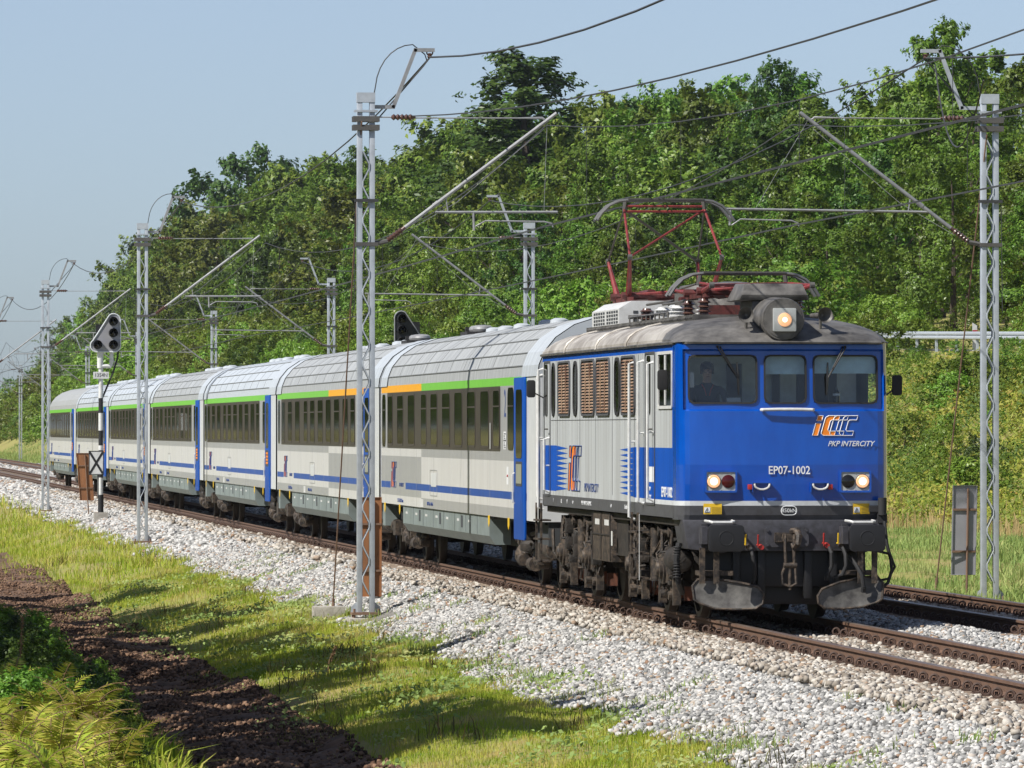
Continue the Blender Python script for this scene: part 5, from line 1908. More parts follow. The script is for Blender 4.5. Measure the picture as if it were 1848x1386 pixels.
def side_mesh(orange, s):
    """orange: (y0, y1) of the first-class section or None."""
    ob = list(orange) if orange else []
    ys = sorted(set([0.25, 1.8, 3.35, 21.6, 24.6, 26.5] + [y for y in ob if 1.8 < y < 26.5]))
    zs = [1.05, 1.22, 1.35, 1.47, 1.95, 2.09, 3.13, 3.26]
    names = ['coach_light', 'coach_grey', 'coach_white', 'coach_green', 'coach_orange', 'coach_blue']
    mb = MB()
    for i in range(len(ys) - 1):
        ym = (ys[i] + ys[i + 1]) / 2
        first = orange and orange[0] <= ym <= orange[1]
        for j in range(7):
            if ym < 1.8:
                m = 2
            elif j == 6:
                m = 4 if first else 3
            elif j == 5:
                m = 1
            elif j == 4:
                m = 0 if first else 1
            elif j == 3:
                m = 1 if first else 0
            elif j == 2:
                m = (1 if first else 0) if 21.6 < ym < 24.6 else 5
            elif j == 1:
                m = 1 if first else 0
            else:
                m = 0 if first else 1
            x = s * CW
            mb.quad((x, ys[i], zs[j]), (x, ys[i + 1], zs[j]), (x, ys[i + 1], zs[j + 1]), (x, ys[i], zs[j + 1]), m)
    for y in np.arange(4.0, 26, 3.1):
        mb.box(s * CW - 0.002, s * CW + 0.0025, y, y + 0.012, 1.06, 2.09, 1)
    return mb.mesh('body_side', names, 0)


def skirt_mesh():
    mb = MB()
    for s in (-1, 1):
        x = s * (CW - 0.03)
        mb.extrude([(x, 7.45, 1.06), (x, 7.45, 0.72), (x - s * 0.1, 7.45, 0.58), (x - s * 0.35, 7.45, 0.58), (x - s * 0.35, 7.45, 1.06)], (0, 14.95, 0), 0)
        mb.box(min(x, x - s * 0.3), max(x, x - s * 0.3), 26.0, 26.5, 0.62, 1.06, 0)
        for k, y in enumerate(np.arange(9.3, 22, 1.85)):
            mb.box(min(x, x + s * 0.003), max(x, x + s * 0.003), y, y + 0.02, 0.73, 1.05, 1)
            if k % 2:
                mb.box(min(x, x + s * 0.004), max(x, x + s * 0.004), y + 0.5, y + 0.78, 0.80, 1.0, 1)
            mb.box(min(x, x + s * 0.004), max(x, x + s * 0.004), y + 1.1, y + 1.45, 0.90, 0.94, 2)
    mb.box(-0.9, 0.9, 7.4, 22.4, 0.55, 1.04, 1)
    mb.box(-1.3, 1.3, 0.4, 26.4, 1.0, 1.05, 1)
    return mb.mesh('underfloor_skirt', ['coach_skirt', 'cab_dark', 'white_paint'], 0)


def coach_bogie(yc, root):
    mb = MB()
    for s in (-1, 1):
        x = s * 1.0
        mb.extrude([(x, yc - 1.75, 0.72), (x, yc - 1.75, 0.58), (x, yc - 0.7, 0.50), (x, yc + 0.7, 0.50), (x, yc + 1.75, 0.58), (x, yc + 1.75, 0.72), (x, yc + 0.8, 0.72), (x, yc + 0.5, 0.62), (x, yc - 0.5, 0.62), (x, yc - 0.8, 0.72)], (s * 0.12, 0, 0))
        mb.lathe((s * 1.08, yc, 0.55), (0, 0, 1), [(0, 0.20), (0.12, 0.21), (0.16, 0.17), (0.24, 0.2), (0.34, 0.18), (0.42, 0.18)], 14)
    mb.box(-1.0, 1.0, yc - 0.4, yc + 0.4, 0.45, 0.85)
    fr = mb.build('bogie_frame', 'grime', root, bevel=0.015)
    for dy in (-1.25, 1.25):
        y = yc + dy
        mb = MB()
        for s in (-1, 1):
            mb.lathe((s * 0.68, y, 0.46), (s, 0, 0), [(0, 0.475), (0.03, 0.475), (0.035, 0.46), (0.13, 0.455), (0.135, 0.40), (0.10, 0.38), (0.10, 0.1)], 22)
        mb.cyl((-0.7, y, 0.46), (0.7, y, 0.46), 0.08)
        mb.build('wheelset', 'wheel_steel', fr)
        mb = MB()
        for s in (-1, 1):
            mb.lathe((s * 0.98, y, 0.46), (s, 0, 0), [(0, 0.17), (0.16, 0.17), (0.2, 0.13), (0.24, 0.06)], 14)
            for q in (-0.26, 0.26):
                mb.lathe((s * 1.06, y + q, 0.42), (0, 0, 1), [(0, 0.09), (0.04, 0.075), (0.08, 0.09), (0.12, 0.075), (0.16, 0.09), (0.2, 0.075), (0.24, 0.09)], 10)
        build_each(mb, 'axle_box', 'grime_light', fr)
    mb = MB()
    for s in (-1, 1):
        x = s * 1.14
        mb.tube([(x, yc - 1.6, 0.9), (x, yc - 0.4, 0.82)], 0.035)
        mb.tube([(x, yc + 0.2, 0.55), (x, yc + 0.5, 1.02)], 0.045)
        mb.cyl((x, yc - 0.95, 0.36), (x, yc - 0.45, 0.36), 0.11)
        mb.cyl((x, yc + 0.65, 0.40), (x, yc + 1.0, 0.40), 0.09)
        for k in range(8):
            y = yc + rb.uniform(-1.7, 1.7)
            z = rb.uniform(0.35, 0.9)
            mb.tube([(x, y, z), (x + s * 0.03, y + rb.uniform(-0.2, 0.2), z + rb.uniform(-0.15, 0.2)), (x, y + rb.uniform(-0.3, 0.3), z + rb.uniform(-0.2, 0.2))], rb.uniform(0.012, 0.03), 5)
            if k % 2:
                mb.box(x - 0.08, x + 0.02, y - 0.1, y + 0.1, z - 0.08, z + 0.06)
    build_each(mb, 'brake_gear', 'grime_light', fr)


SKIRT = skirt_mesh()
XC = -CW - 0.002


def coach(label, orange=None, roof='grey', big2=False, vents=()):
    t = thing('coach', label, 'railway coach', (0, 0, 0), 'coaches of the train')
    for s in (-1, 1):
        link('body_side', side_mesh(orange, s), t)
    link('roof', ROOF[roof], t)
    if roof != 'plain':
        link('roof_seam', SEAM, t)
    link('underfloor_skirt', SKIRT, t)
    mb = MB()
    mb.box(-1.38, 1.38, 0.26, 0.34, 1.05, 3.3)
    mb.box(-1.38, 1.38, 26.42, 26.49, 1.05, 3.3)
    mb.build('end_wall', 'coach_white', t)
    mb = MB()
    for y in (-0.05, 26.48):
        mb.box(-0.75, 0.75, y, y + 0.33, 1.0, 3.5)
        mb.box(-1.0, 1.0, y + 0.1, y + 0.25, 0.85, 1.12)
    mb.build('gangway_bellows', 'bellows', t, bevel=0.03)
    mb = MB()
    mb.box(-1.25, 1.25, 0.3, 1.9, 0.68, 1.05)
    mb.build('end_step_well', 'cab_dark', t)
    mb = MB()
    mb.extrude(on_side(rrect(1.5, 2.5, 0.04), XC, 2.575, 1.995), (-0.03, 0, 0))
    d = mb.build('door', 'door_blue', t, bevel=0.008)
    mb = MB()
    mb.extrude(on_side(rrect(0.84, 1.06, 0.12), XC - 0.03, 2.6, 2.53), (-0.006, 0, 0))
    mb.build('window', 'window_glass', d)
    mb = MB()
    mb.extrude(on_side(rrect(0.86, 0.38, 0.04), XC - 0.03, 2.6, 1.76), (-0.005, 0, 0), 0)
    if orange:
        mb.extrude(on_side(rrect(0.74, 0.30, 0.03), XC - 0.035, 2.6, 1.76), (-0.003, 0, 0), 1)
    else:
        for r_ in range(4):
            for c_ in range(3):
                mb.extrude(on_side(rrect(0.16, 0.05, 0.02), XC - 0.035, 2.38 + c_ * 0.22, 1.65 + r_ * 0.075), (-0.003, 0, 0), 2)
    mb.build('destination_display', ['cab_dark', 'blinded_glass', 'orange'], d)
    mb = MB()
    mb.tube([(XC - 0.03, 3.2, 1.3), (XC - 0.06, 3.2, 1.32), (XC - 0.06, 3.2, 1.75), (XC - 0.03, 3.2, 1.77)], 0.014, 5)
    mb.build('handle', 'white_paint', d)
    # window band and its windows
    mb = MB()
    mb.extrude(on_side(rrect(19.7, 1.03, 0.06), XC, 15.38, 2.615), (-0.004, 0, 0))
    band = mb.build('window_band', 'window_band', t)
    for k, (a, b) in enumerate(WINS):
        mb = MB()
        wd = b - a
        mb.ring(on_side(rrect(wd, 0.96, 0.12), XC - 0.004, (a + b) / 2, 2.62), on_side(rrect(wd - 0.08, 0.88, 0.10), XC - 0.004, (a + b) / 2, 2.62), (-0.006, 0, 0), 1)
        mb.extrude(on_side(rrect(wd - 0.08, 0.88, 0.10), XC - 0.004, (a + b) / 2, 2.62), (-0.003, 0, 0), 0)
        if k % 2 == 1 or k == 4:
            mb.box(XC - 0.012, XC - 0.004, a + 0.04, b - 0.04, 2.80, 2.825, 1)
        mb.build('window', ['window_glass', 'window_band'], band)
    for yc, wd in ((4.03, 0.85), (25.95, 0.66)):
        mb = MB()
        mb.extrude(on_side(rrect(wd, 0.98, 0.16), XC, yc, 2.61), (-0.006, 0, 0), 0)
        mb.box(XC - 0.009, XC - 0.005, yc - wd / 2 + 0.03, yc + wd / 2 - 0.03, 2.80, 2.82, 1)
        mb.build('end_window', ['window_glass', 'window_band'], t)
    ic_logo('company_logo', lambda a, b, o: (XC - o, 24.45 - a * 1.0, 1.37 + b), 0.47, 'blue_letter', 'orange', t, 0.002)
    text('PKP INTERCITY', 0.10, (XC, 22.4, 1.42), 'side', 'blue_letter', t, 0.3, 1.25)
    text('51 51 20-70 8-2 Bdmnu', 0.10, (XC, 20.9 if not orange else 22.6, 1.13), 'side', 'blue_letter', t, 0, 1.2)
    text('KRW 26,4 m  160 km/h', 0.09, (XC, 17.0, 1.13), 'side', 'blue_letter', t, 0, 1.2)
    mb = MB()
    mb.quad((XC, 18.2, 1.06), (XC, 18.75, 1.06), (XC, 18.75, 1.2), (XC, 18.2, 1.2))
    mb.build('inspection_plate', 'white_paint', t, smooth=0)
    mb = MB()
    for y in (7.1, 22.6, 25.6, 4.2):
        mb.extrude([(XC, y, 1.06), (XC, y + 0.22, 1.06), (XC, y + 0.22, 0.93), (XC, y + 0.11, 0.87), (XC, y, 0.93)], (-0.006, 0, 0))
    build_each(mb, 'jacking_mark', 'yellow', t)
    mb = MB()
    mb.ring(on_side(rrect(1.26, 0.46, 0.04), XC, 16.35, 1.505), on_side(rrect(1.22, 0.43, 0.03), XC, 16.35, 1.505), (-0.003, 0, 0), 0)
    mb.extrude(on_side(rrect(0.9, 0.24, 0.02), XC, 16.35, 1.56), (-0.002, 0, 0), 1)
    mb.build('service_hatch', ['coach_grey', 'coach_white'], t, smooth=0)
    if big2:
        text('2', 0.62, (XC, 4.85, 2.83), 'side', 'blue_letter', t, 0, 0.95)
        mb = MB()
        for z0 in (2.28, 2.13):
            mb.quad((XC - 0.003, 4.68, z0), (XC - 0.003, 5.05, z0), (XC - 0.003, 5.05, z0 + 0.13), (XC - 0.003, 4.68, z0 + 0.13))
        p_ = mb.build('pictogram_plate', 'white_letter', t, smooth=0)
        mb = MB()
        for k in range(7):
            z = 2.15 + k * 0.036
            mb.box(XC - 0.007, XC - 0.004, 4.74 + 0.05 * (k % 3), 4.92 + 0.04 * (k % 2), z, z + 0.02)
        mb.build('pictogram', 'cab_dark', p_, smooth=0)
        mb = MB()
        mb.quad((XC - 0.012, 6.85, 2.13), (XC - 0.012, 7.05, 2.13), (XC - 0.012, 7.05, 2.55), (XC - 0.012, 6.85, 2.55))
        mb.build('window_sticker', 'coach_grey', t, smooth=0)
        mb = MB()
        mb.quad((XC, 4.35, 1.58), (XC, 4.62, 1.58), (XC, 4.62, 1.86), (XC, 4.35, 1.86))
        mb.build('route_plate', 'white_letter', t, smooth=0)
        text('^^^^', 0.09, (XC - 0.003, 4.48, 1.70), 'side', 'red', t)
    for y in vents:
        mb = MB()
        mb.box(-0.30, 0.34, y - 0.6, y + 0.6, 4.14, 4.235, 0)
        for dy in (-0.3, 0.32):
            mb.lathe((0.02, y + dy, 4.23), (0, 0, 1), [(0, 0.17), (0.05, 0.19), (0.09, 0.18), (0.12, 0.14), (0.13, 0.04)], 18, 1)
        mb.box(-0.22, -0.14, y + 0.42, y + 0.55, 4.23, 4.33, 0)
        mb.build('roof_ventilator', ['bellows', 'tube_grey'], t)
    mb = MB()
    for y in (9.5, 11.2, 15.0, 17.5, 19.5):
        mb.lathe((0.0, y, 4.18), (0, 0, 1), [(0, 0.16), (0.07, 0.15), (0.10, 0.08)], 12)
    build_each(mb, 'roof_vent', 'coach_roof_pale', t)
    coach_bogie(3.85, t)
    coach_bogie(22.85, t)
    mb = MB()
    for yy, d in ((0.05, 1), (26.7, -1)):
        for s in (-1, 1):
            mb.lathe((s * 0.875, yy, 1.02), (0, d, 0), [(-0.2, 0.2), (-0.17, 0.2), (-0.16, 0.09), (0.2, 0.09), (0.21, 0.13), (0.4, 0.13)], 14)
        mb.tube([(0.3, yy, 0.9), (0.32, yy - 0.1 * d, 0.55), (0.2, yy - 0.2 * d, 0.4), (0.3, yy - 0.4 * d, 0.6)], 0.03, 6)
        mb.tube([(-1.2, yy + 0.1 * d, 0.95), (-1.2, yy, 0.6), (-1.1, yy - 0.1 * d, 0.45), (-1.0, yy, 0.6)], 0.025, 6)
        mb.cyl((-1.15, yy + 0.3 * d, 0.62), (-1.15, yy + 1.0 * d, 0.62), 0.13, n=12)
        mb.box(-1.28, -1.0, min(yy + 1.2 * d, yy + 1.7 * d), max(yy + 1.2 * d, yy + 1.7 * d), 0.45, 0.72)
    build_each(mb, 'end_coupling_gear', 'grime_light', t)
    return t


C0, CL = 15.49, 26.75
c1 = coach('first coach behind the locomotive, orange stripe at its far end and a large 2', (18.6, 26.5), 'grey', True, (22.0,))
c1.location.y = C0
c2 = coach('second coach, with an orange roof stripe at its near end and green beyond', (1.8, 12.06), 'grey', False, (7.0,))
c2.location.y = C0 + CL
c3 = coach('third coach from the locomotive, green stripe only, pale roof', None, 'pale')
c3.location.y = C0 + 2 * CL
tr = plan(c3)
for k, lab in ((3, 'fourth coach from the locomotive, green striped with a dull grey ribbed roof'), (4, 'fifth coach from the locomotive, half hidden by the second left mast'),
               (5, 'sixth coach from the locomotive, green striped, just behind the signal post'), (6, 'last coach at the tail of the train, with a plain smooth grey roof')):
    c = dup(tr)
    c['label'] = lab
    c.location.y = C0 + k * CL
    for ch in [o for o in bpy.data.objects if o.parent == c]:
        if ch.name.startswith('roof') and not ch.name.startswith('roof_'):
            ch.data = ROOF['plain' if k == 6 else 'grey' if k == 3 else 'pale']
        if k == 6 and ch.name.startswith('roof_seam'):
            bpy.data.objects.remove(ch)
mirror(-1.57, 14.75, 3.05, -1)


# ------------------------------------------------------------------ overhead line
def mast(u, v, s, label, foot, full=True):
    """Lattice mast; s = +1 carries its cantilever towards +x."""
    root = thing('catenary_mast', label, 'catenary mast', (u, v, 0), 'catenary masts along the line')
    z0, z1 = foot, 7.98
    for sx in (-1, 1):
        mb = MB()
        mb.box(sx * 0.145 - (0.085 if sx > 0 else 0), sx * 0.145 + (0.085 if sx < 0 else 0), -0.075, 0.075, z0, z1)
        mb.build('channel', 'galvanised', root, bevel=0.006)
    for y in (-0.078, 0.078):
        mb = MB()
        pts = []
        k = int((z1 - 0.7 - z0 - 0.25) / 0.295)
        for i in range(k + 1):
            pts.append(((-1) ** i * 0.073, y, z0 + 0.25 + i * 0.295))
        sm = []
        for a, b in zip(pts, pts[1:]):
            a, b = Vector(a), Vector(b)
            sm += [a + (b - a) * 0.14, a + (b - a) * 0.86]
        mb.tube(sm, 0.011, 5)
        mb.build('lacing', 'galvanised', root)
    mb = MB()
    mb.box(-0.15, 0.15, -0.085, 0.085, z1 - 0.16, z1)
    for z in (z1 - 0.32, z1 - 0.46):
        mb.box(-0.19, 0.19, -0.10, -0.08, z, z + 0.035)
        mb.box(-0.19, 0.19, 0.08, 0.10, z, z + 0.035)
    for z in (7.50, 7.36):
        mb.box(-0.22, 0.22, -0.13, -0.085, z, z + 0.09, 1)
        mb.box(-0.22, 0.22, 0.085, 0.13, z, z + 0.09, 1)
    mb.box(-0.17, 0.20, -0.1, 0.1, 5.46, 5.52, 1)
    build_each(mb, 'head_clamp', ['galvanised', 'steel_dark'], root)
    mb = MB()
    mb.box(-0.24, 0.24, -0.2, 0.2, z0 - 0.04, z0, 0)
    for x in (-0.2, 0.2):
        for y in (-0.16, 0.16):
            mb.cyl((x, y, z0 - 0.1), (x, y, z0 + 0.06), 0.022, n=6)
    for sx in (-1, 1):
        mb.add([(sx * 0.15, 0, z0), (sx * 0.25, 0, z0), (sx * 0.24, 0, z0 + 0.09), (sx * 0.15, 0, z0 + 0.17)], [(0, 1, 2, 3)], 1)
    mb.build('base_plate', ['rod_rust', 'galvanised'], root)
    mb = MB()
    mb.box(-0.29, 0.29, -0.28, 0.28, z0 - 0.85, z0 - 0.09)
    mb.build('foundation', 'concrete', root, bevel=0.02)
    # feeder arm on top
    mb = MB()
    P = [(s * 0.14, 0, 7.75), (s * 0.46, 0, 7.75), (s * 0.82, 0, 8.69), (s * 1.12, 0, 8.69)]
    for a, b in zip(P, P[1:]):
        a, b = Vector(a), Vector(b)
        d = (b - a).normalized()
        nrm = Vector((-d.z, 0, d.x)) * 0.03
        mb.extrude([a + nrm - d * 0.02, b + nrm + d * 0.02, b - nrm + d * 0.02, a - nrm - d * 0.02], (0, 0.07, 0))
    mb.build('feeder_arm', 'galvanised' if s < 0 else 'tube_grey', root)
    mb = MB()
    mb.torus((s * 1.06, 0.03, 8.65), (0, 1, 0), 0.05, 0.012, 12, 5)
    mb.lathe((s * 1.06, 0.03, 8.56), (0, 0, 1), [(0, 0.03), (0.02, 0.045), (0.04, 0.03), (0.06, 0.045), (0.08, 0.02)], 10)
    mb.build('feeder_insulator', 'porcelain', root)
    mb = MB()
    arc = [(s * 0.13, 0.05, 7.9)] + [(s * (0.78 - 0.62 * math.cos(a)), 0.05, 8.0 + 0.78 * math.sin(a)) for a in np.linspace(0.1, PI / 2, 8)] + [(s * 0.98, 0.05, 8.62), (s * 1.02, 0.05, 8.5)]
    mb.tube(arc, 0.010, 5)
    mb.tube([(s * 1.05, 0.04, 8.55), (s * 0.95, 0.04, 8.42), (s * 0.2, 0.04, 7.55)], 0.012, 5)
    mb.build('jumper_cable', 'cable', root)
    # cantilever
    mb = MB()
    a, b = Vector((s * 0.40, 0, 5.58)), Vector((s * 3.16, 0, 7.66))
    d = (b - a).normalized()
    mb.cyl(a + d * 0.3, b, 0.032, n=10)
    mb.cyl(a + d * 0.9, a + d * 1.0, 0.04, n=10)
    ct = mb.build('cantilever_tube', 'tube_grey', root)
    mb = MB()
    mb.tube([(s * 0.16, 0, 5.50), (s * 0.36, 0, 5.54)], 0.04, 7, 1)
    mb.lathe(a - d * 0.05, d, [(0, 0.03)] + [q for k in range(5) for q in ((0.03 + k * 0.06, 0.055), (0.055 + k * 0.06, 0.033))] + [(0.36, 0.035)], 12)
    mb.build('insulator', ['porcelain', 'steel_dark'], ct)
    mb = MB()
    mb.tube([(s * 0.2, 0, 7.58), (s * 0.42, 0, 7.58)], 0.012, 5)
    mb.tube([(s * 0.8, 0, 7.57), (s * 2.5, 0, 7.575), (s * 2.92, 0, 7.58), (s * 3.0, 0, 7.52)], [0.011, 0.011, 0.022, 0.02], 6)
    st = mb.build('top_stay', 'tube_grey', root)
    mb = MB()
    mb.lathe((s * 0.42, 0, 7.58), (s, 0, 0), [(0, 0.02)] + [q for k in range(5) for q in ((0.04 + k * 0.07, 0.055), (0.075 + k * 0.07, 0.028))] + [(0.40, 0.02)], 10)
    mb.build('insulator', 'porcelain', st)
    mb = MB()
    far = s < 0                   # the right masts push the wire off, so their register tube runs past it
    if far:
        mb.tube([(s * 1.02, 0, 6.03), (s * 4.42, 0, 6.07)], 0.021, 8)
        mb.tube([(s * 3.05, 0, 7.5), (s * 3.9, 0, 6.08)], 0.005, 4)
    else:
        mb.tube([(s * 1.15, 0, 6.02), (s * 3.18, 0, 6.03)], 0.021, 8)
        mb.tube([(s * 3.0, 0, 7.5), (s * 2.95, 0, 6.05)], 0.005, 4)
    mb.tube([(s * 1.32, 0, 6.28), (s * 1.36, 0, 6.02)], 0.012, 5)
    mb.tube([(s * 2.95, 0, 7.40), (s * 1.5, 0, 6.18), (s * 0.6, 0, 5.66)], 0.006, 4)
    rg = mb.build('register_tube', 'tube_grey', root)
    mb = MB()
    if far:
        mb.tube([(s * 4.32, 0, 6.05), (s * 4.33, 0, 5.80)], 0.02, 6)
        mb.tube([(s * 4.3, 0, 5.80), (s * 4.15, 0, 5.90), (s * 3.3, 0, 5.88), (s * 3.2, 0, 5.84), (s * 3.18, 0, 5.79)], 0.013, 6)
    else:
        mb.tube([(s * 1.78, 0, 6.02), (s * 1.79, 0, 5.72)], 0.02, 6)
        mb.tube([(s * 1.8, 0, 5.78), (s * 1.98, 0, 5.88), (s * 2.95, 0, 5.87), (s * 3.08, 0, 5.84), (s * 3.1, 0, 5.78)], 0.013, 6)
    mb.build('steady_arm', 'tube_grey', rg)
    mb = MB()
    mb.tube([(-s * 0.18, -0.09, 6.2), (-s * 0.2, -0.09, 4.4)], 0.008, 4)
    mb.box(-0.2, 0.2, -0.12, -0.09, 6.18, 6.23)
    mb.build('earth_cable', 'cable', root)
    return root


LV = [25.05, 93.6, 160.9, 229.0]
RV = [24.4, 92.0, 156.5, 223.3, 290.5, 354.0, 420.0, 482.0]
LL_ = ['nearest left catenary mast, tall zigzag lattice in front of the second coach', 'second left catenary mast, standing in front of the fifth coach', 'third left catenary mast, standing at the tail end of the train', 'far left catenary mast whose bracket reaches in at the left edge of the picture']
RL_ = ['nearest right catenary mast beside the grey board, right of the locomotive', 'second right catenary mast, seen above the roof of the first coach', 'third right catenary mast, seen above the third coach', 'fourth right catenary mast, seen above the boundary of the fourth and fifth coaches', 'fifth right catenary mast, almost hidden behind the second left mast', 'sixth right catenary mast, seen just left of the signal', 'seventh right catenary mast, small, beside the third left mast', 'farthest right catenary mast, tiny on the green verge at the left edge']
for v, l in zip(LV, LL_):
    mast(-3.2, v, 1, l, -0.56)
for v, l in zip(RV, RL_):
    mast(7.08, v, -1, l, -0.36)


def sagging(a, b, sag, n=14):
    a, b = Vector(a), Vector(b)
    return [a + (b - a) * t - Vector((0, 0, 4 * sag * t * (1 - t))) for t in np.linspace(0, 1, n)]


for tx, vs2, nm in ((-0.05, [-43.5] + LV + [297, 365], 'over the train'), (3.95, [-43.5] + RV, 'over the empty far track')):
    root = thing('overhead_line', 'catenary wires %s with messenger, contact wire and droppers' % nm, 'overhead line', (0, 0, 0))
    sg = 1 if tx < 1 else -1
    mb, mc = MB(), MB()
    for i in range(len(vs2) - 1):
        za = 0.16 * (-1) ** i
        ms = sagging((tx + za, vs2[i], 7.46), (tx - za, vs2[i + 1], 7.46), 0.95)
        mb.tube(ms, 0.0105, 4)
        for dx in (-0.03, 0.03):
            mc.tube(sagging((tx + za + dx, vs2[i], 5.80), (tx - za + dx, vs2[i + 1], 5.80), 0.02, 6), 0.0085, 4)
        for k in range(2, 13, 2):
            md = MB()
            p = ms[k]
            md.tube([p, (p.x, p.y, 5.80)], 0.005, 4)
            md.build('dropper', 'cable', root)
    mb.build('messenger_wire', 'cable', root)
    mc.build('contact_wire', 'cable', root)
for u, vs2, sg, nm in ((-2.14, [-43.5] + LV + [297], 0.36, 'left masts'), (6.02, [-43.5] + RV, 0.36, 'right masts')):
    mb = MB()
    for i in range(len(vs2) - 1):
        mb.tube(sagging((u, vs2[i], 8.57), (u, vs2[i + 1], 8.57), 0.97), 0.016 if i == 0 else 0.014, 5)
    tag(mb.build('feeder_cable', 'cable'), 'slack dark feeder cable strung between the bracket arms of the %s' % nm, 'cable')
mb = MB()
mb.tube(sagging((-2.42, 25.05, 7.60), (-2.4, -43.5, 6.3), 0.46), 0.011, 5)
tag(mb.build('anchor_wire', 'cable'), 'thin wire running from the nearest left mast towards the upper right corner', 'wire')
mb = MB()
mb.tube([(5.25 + 0.85 * t, 24.0 - 9 * (1 - t), 7.7 + 0.75 * t - 5.0 * t * (1 - t) * (0.75 + 0.4 * t)) for t in np.linspace(0, 1, 16)], 0.013, 5)
tag(mb.build('jumper_cable', 'cable'), 'loose pale jumper cable looping down beside the nearest right mast', 'cable')


def guy(a, b, label, block):
    root = thing('guy_wire', label, 'guy wire', b)
    mb = MB()
    mb.tube([Vector(a) - Vector(b), (0, 0, 0.05)], 0.013, 5)
    mb.build('wire', 'rod_rust', root)
    mb = MB()
    mb.tube([(0, 0, -0.3), (0.01, -0.05, 0.25)], 0.025, 6)
    mb.build('anchor_rod', 'rod_rust', root)
    if block:
        mb = MB()
        mb.box(-0.33, 0.2, -0.2, 0.3, -0.3, 0.12)
        mb.build('anchor_block', 'concrete', root, bevel=0.02)


guy((-3.28, 24.9, 7.5), (-3.5, 28.0, -0.66), 'rusty guy wire slanting from the nearest left mast down to a concrete block', True)
guy((7.0, 24.2, 7.3), (6.55, 26.5, -0.3), 'thin guy wire slanting down from the nearest right mast to the grass', False)


# ------------------------------------------------------------------ signals, boards, guard rail
def signal_head(root, mirrored=False):
    k = -1 if mirrored else 1
    prof_ = []
    for cx_, cz_, r_, a0, a1 in ((0.26, 1.02, 0.22, -10, 125), (-0.28, 0.22, 0.20, 125, 270), (0.28, 0.22, 0.20, 270, 350)):
        for a in np.linspace(math.radians(a0), math.radians(a1), 9):
            prof_.append((k * (cx_ + r_ * math.cos(a)), cz_ + r_ * math.sin(a)))
    mb = MB()
    mb.extrude([(x, 0, z) for x, z in prof_], (0, 0.05, 0))
    o = mb.build('signal_head', 'grey_board' if not mirrored else 'black', root, (0, 0, 0))
    mb = MB()
    mb.tube([(x, -0.01, z) for x, z in prof_], 0.022, 6, 0, True)
    mb.build('rim', 'silver' if not mirrored else 'tube_grey', o)
    for x, z in ((0.25, 1.0), (0.25, 0.63), (0.25, 0.25), (-0.25, 0.25)):
        mb = MB()
        x *= k
        n = 14
        for i in range(n):           # hooded lens: a tube cut away underneath
            a0, a1 = [math.radians(-35 + 250 * q / n) for q in (i, i + 1)]
            mb.quad((x + 0.15 * math.cos(a0), 0, z + 0.15 * math.sin(a0)), (x + 0.15 * math.cos(a1), 0, z + 0.15 * math.sin(a1)), (x + 0.14 * math.cos(a1), -0.28, z + 0.14 * math.sin(a1)), (x + 0.14 * math.cos(a0), -0.28, z + 0.14 * math.sin(a0)))
        mb.lathe((x, 0, z), (0, -1, 0), [(-0.01, 0.15), (0.0, 0.15), (0.012, 0.13), (0.02, 0.1), (0.01, 0.02)], 16, 0)
        h = mb.build('lamp_hood', 'black', o)
        mb = MB()
        mb.lathe((x, -0.02, z), (0, -1, 0), [(0, 0.085), (0.01, 0.08), (0.03, 0.03), (0.032, 0.005)], 14)
        mb.build('lens', 'tail_dark', h)
    mb = MB()
    mb.box(-0.3, 0.35, 0.05, 0.3, 0.1, 0.9)
    mb.build('housing', 'black', o)
    return o


def railway_signal(u, v, zfoot, zhead, label, mirrored, plate):
    root = thing('railway_signal', label, 'railway signal', (u, v, 0))
    h = zhead - zfoot
    bands = ((zfoot, 0.34, 1), (0.34, 0.89, 0), (0.89, 1.77, 1), (1.77, 1.92, 0), (1.92, 2.40, 1), (2.40, 2.96, 0), (2.96, 3.44, 1), (3.44, zhead, 0))
    if mirrored:
        bands = ((zfoot, zhead, 0),)
    mb = MB()
    for a, b, m in bands:
        mb.cyl((0, 0, a), (0, 0, b), 0.075 if a > zfoot else 0.09, n=14, m=m)
    mb.build('post', ['white_paint', 'black'], root)
    hd = signal_head(root, mirrored)
    hd.location = (0.14, -0.15, zhead + 0.02)
    mb = MB()
    mb.cyl((-0.02, 0, zhead - 0.48), (-0.02, 0, zhead + 0.1), 0.10, n=12)
    mb.tube([(-0.02, -0.02, zhead - 0.42), (0.30, -0.02, zhead - 0.42), (0.34, -0.02, zhead - 0.30), (0.34, -0.02, zhead + 0.1)], 0.07, 8)
    mb.build('bracket', 'white_paint', root)
    mb = MB()
    mb.tube([(0.55, 0.05, zhead + 0.2), (0.55, 0.03, zhead - 0.1), (0.4, 0.02, zhead - 0.6), (0.05, 0.08, zhead - 1.45)], 0.03, 6)
    mb.build('cable', 'rubber', root)
    if plate:
        mb = MB()
        mb.box(-0.25, 0.25, -0.11, -0.09, zhead - 0.82, zhead - 0.60)
        p = mb.build('number_plate', 'white_paint', root)
        text('1354N', 0.17, (0, -0.113, zhead - 0.71), 'front', 'cab_dark', p, 0, 0.9)
    mb = MB()
    mb.box(-0.22, 0.22, -0.22, 0.22, zfoot - 0.6, zfoot + 0.03)
    mb.build('foundation', 'concrete', root)


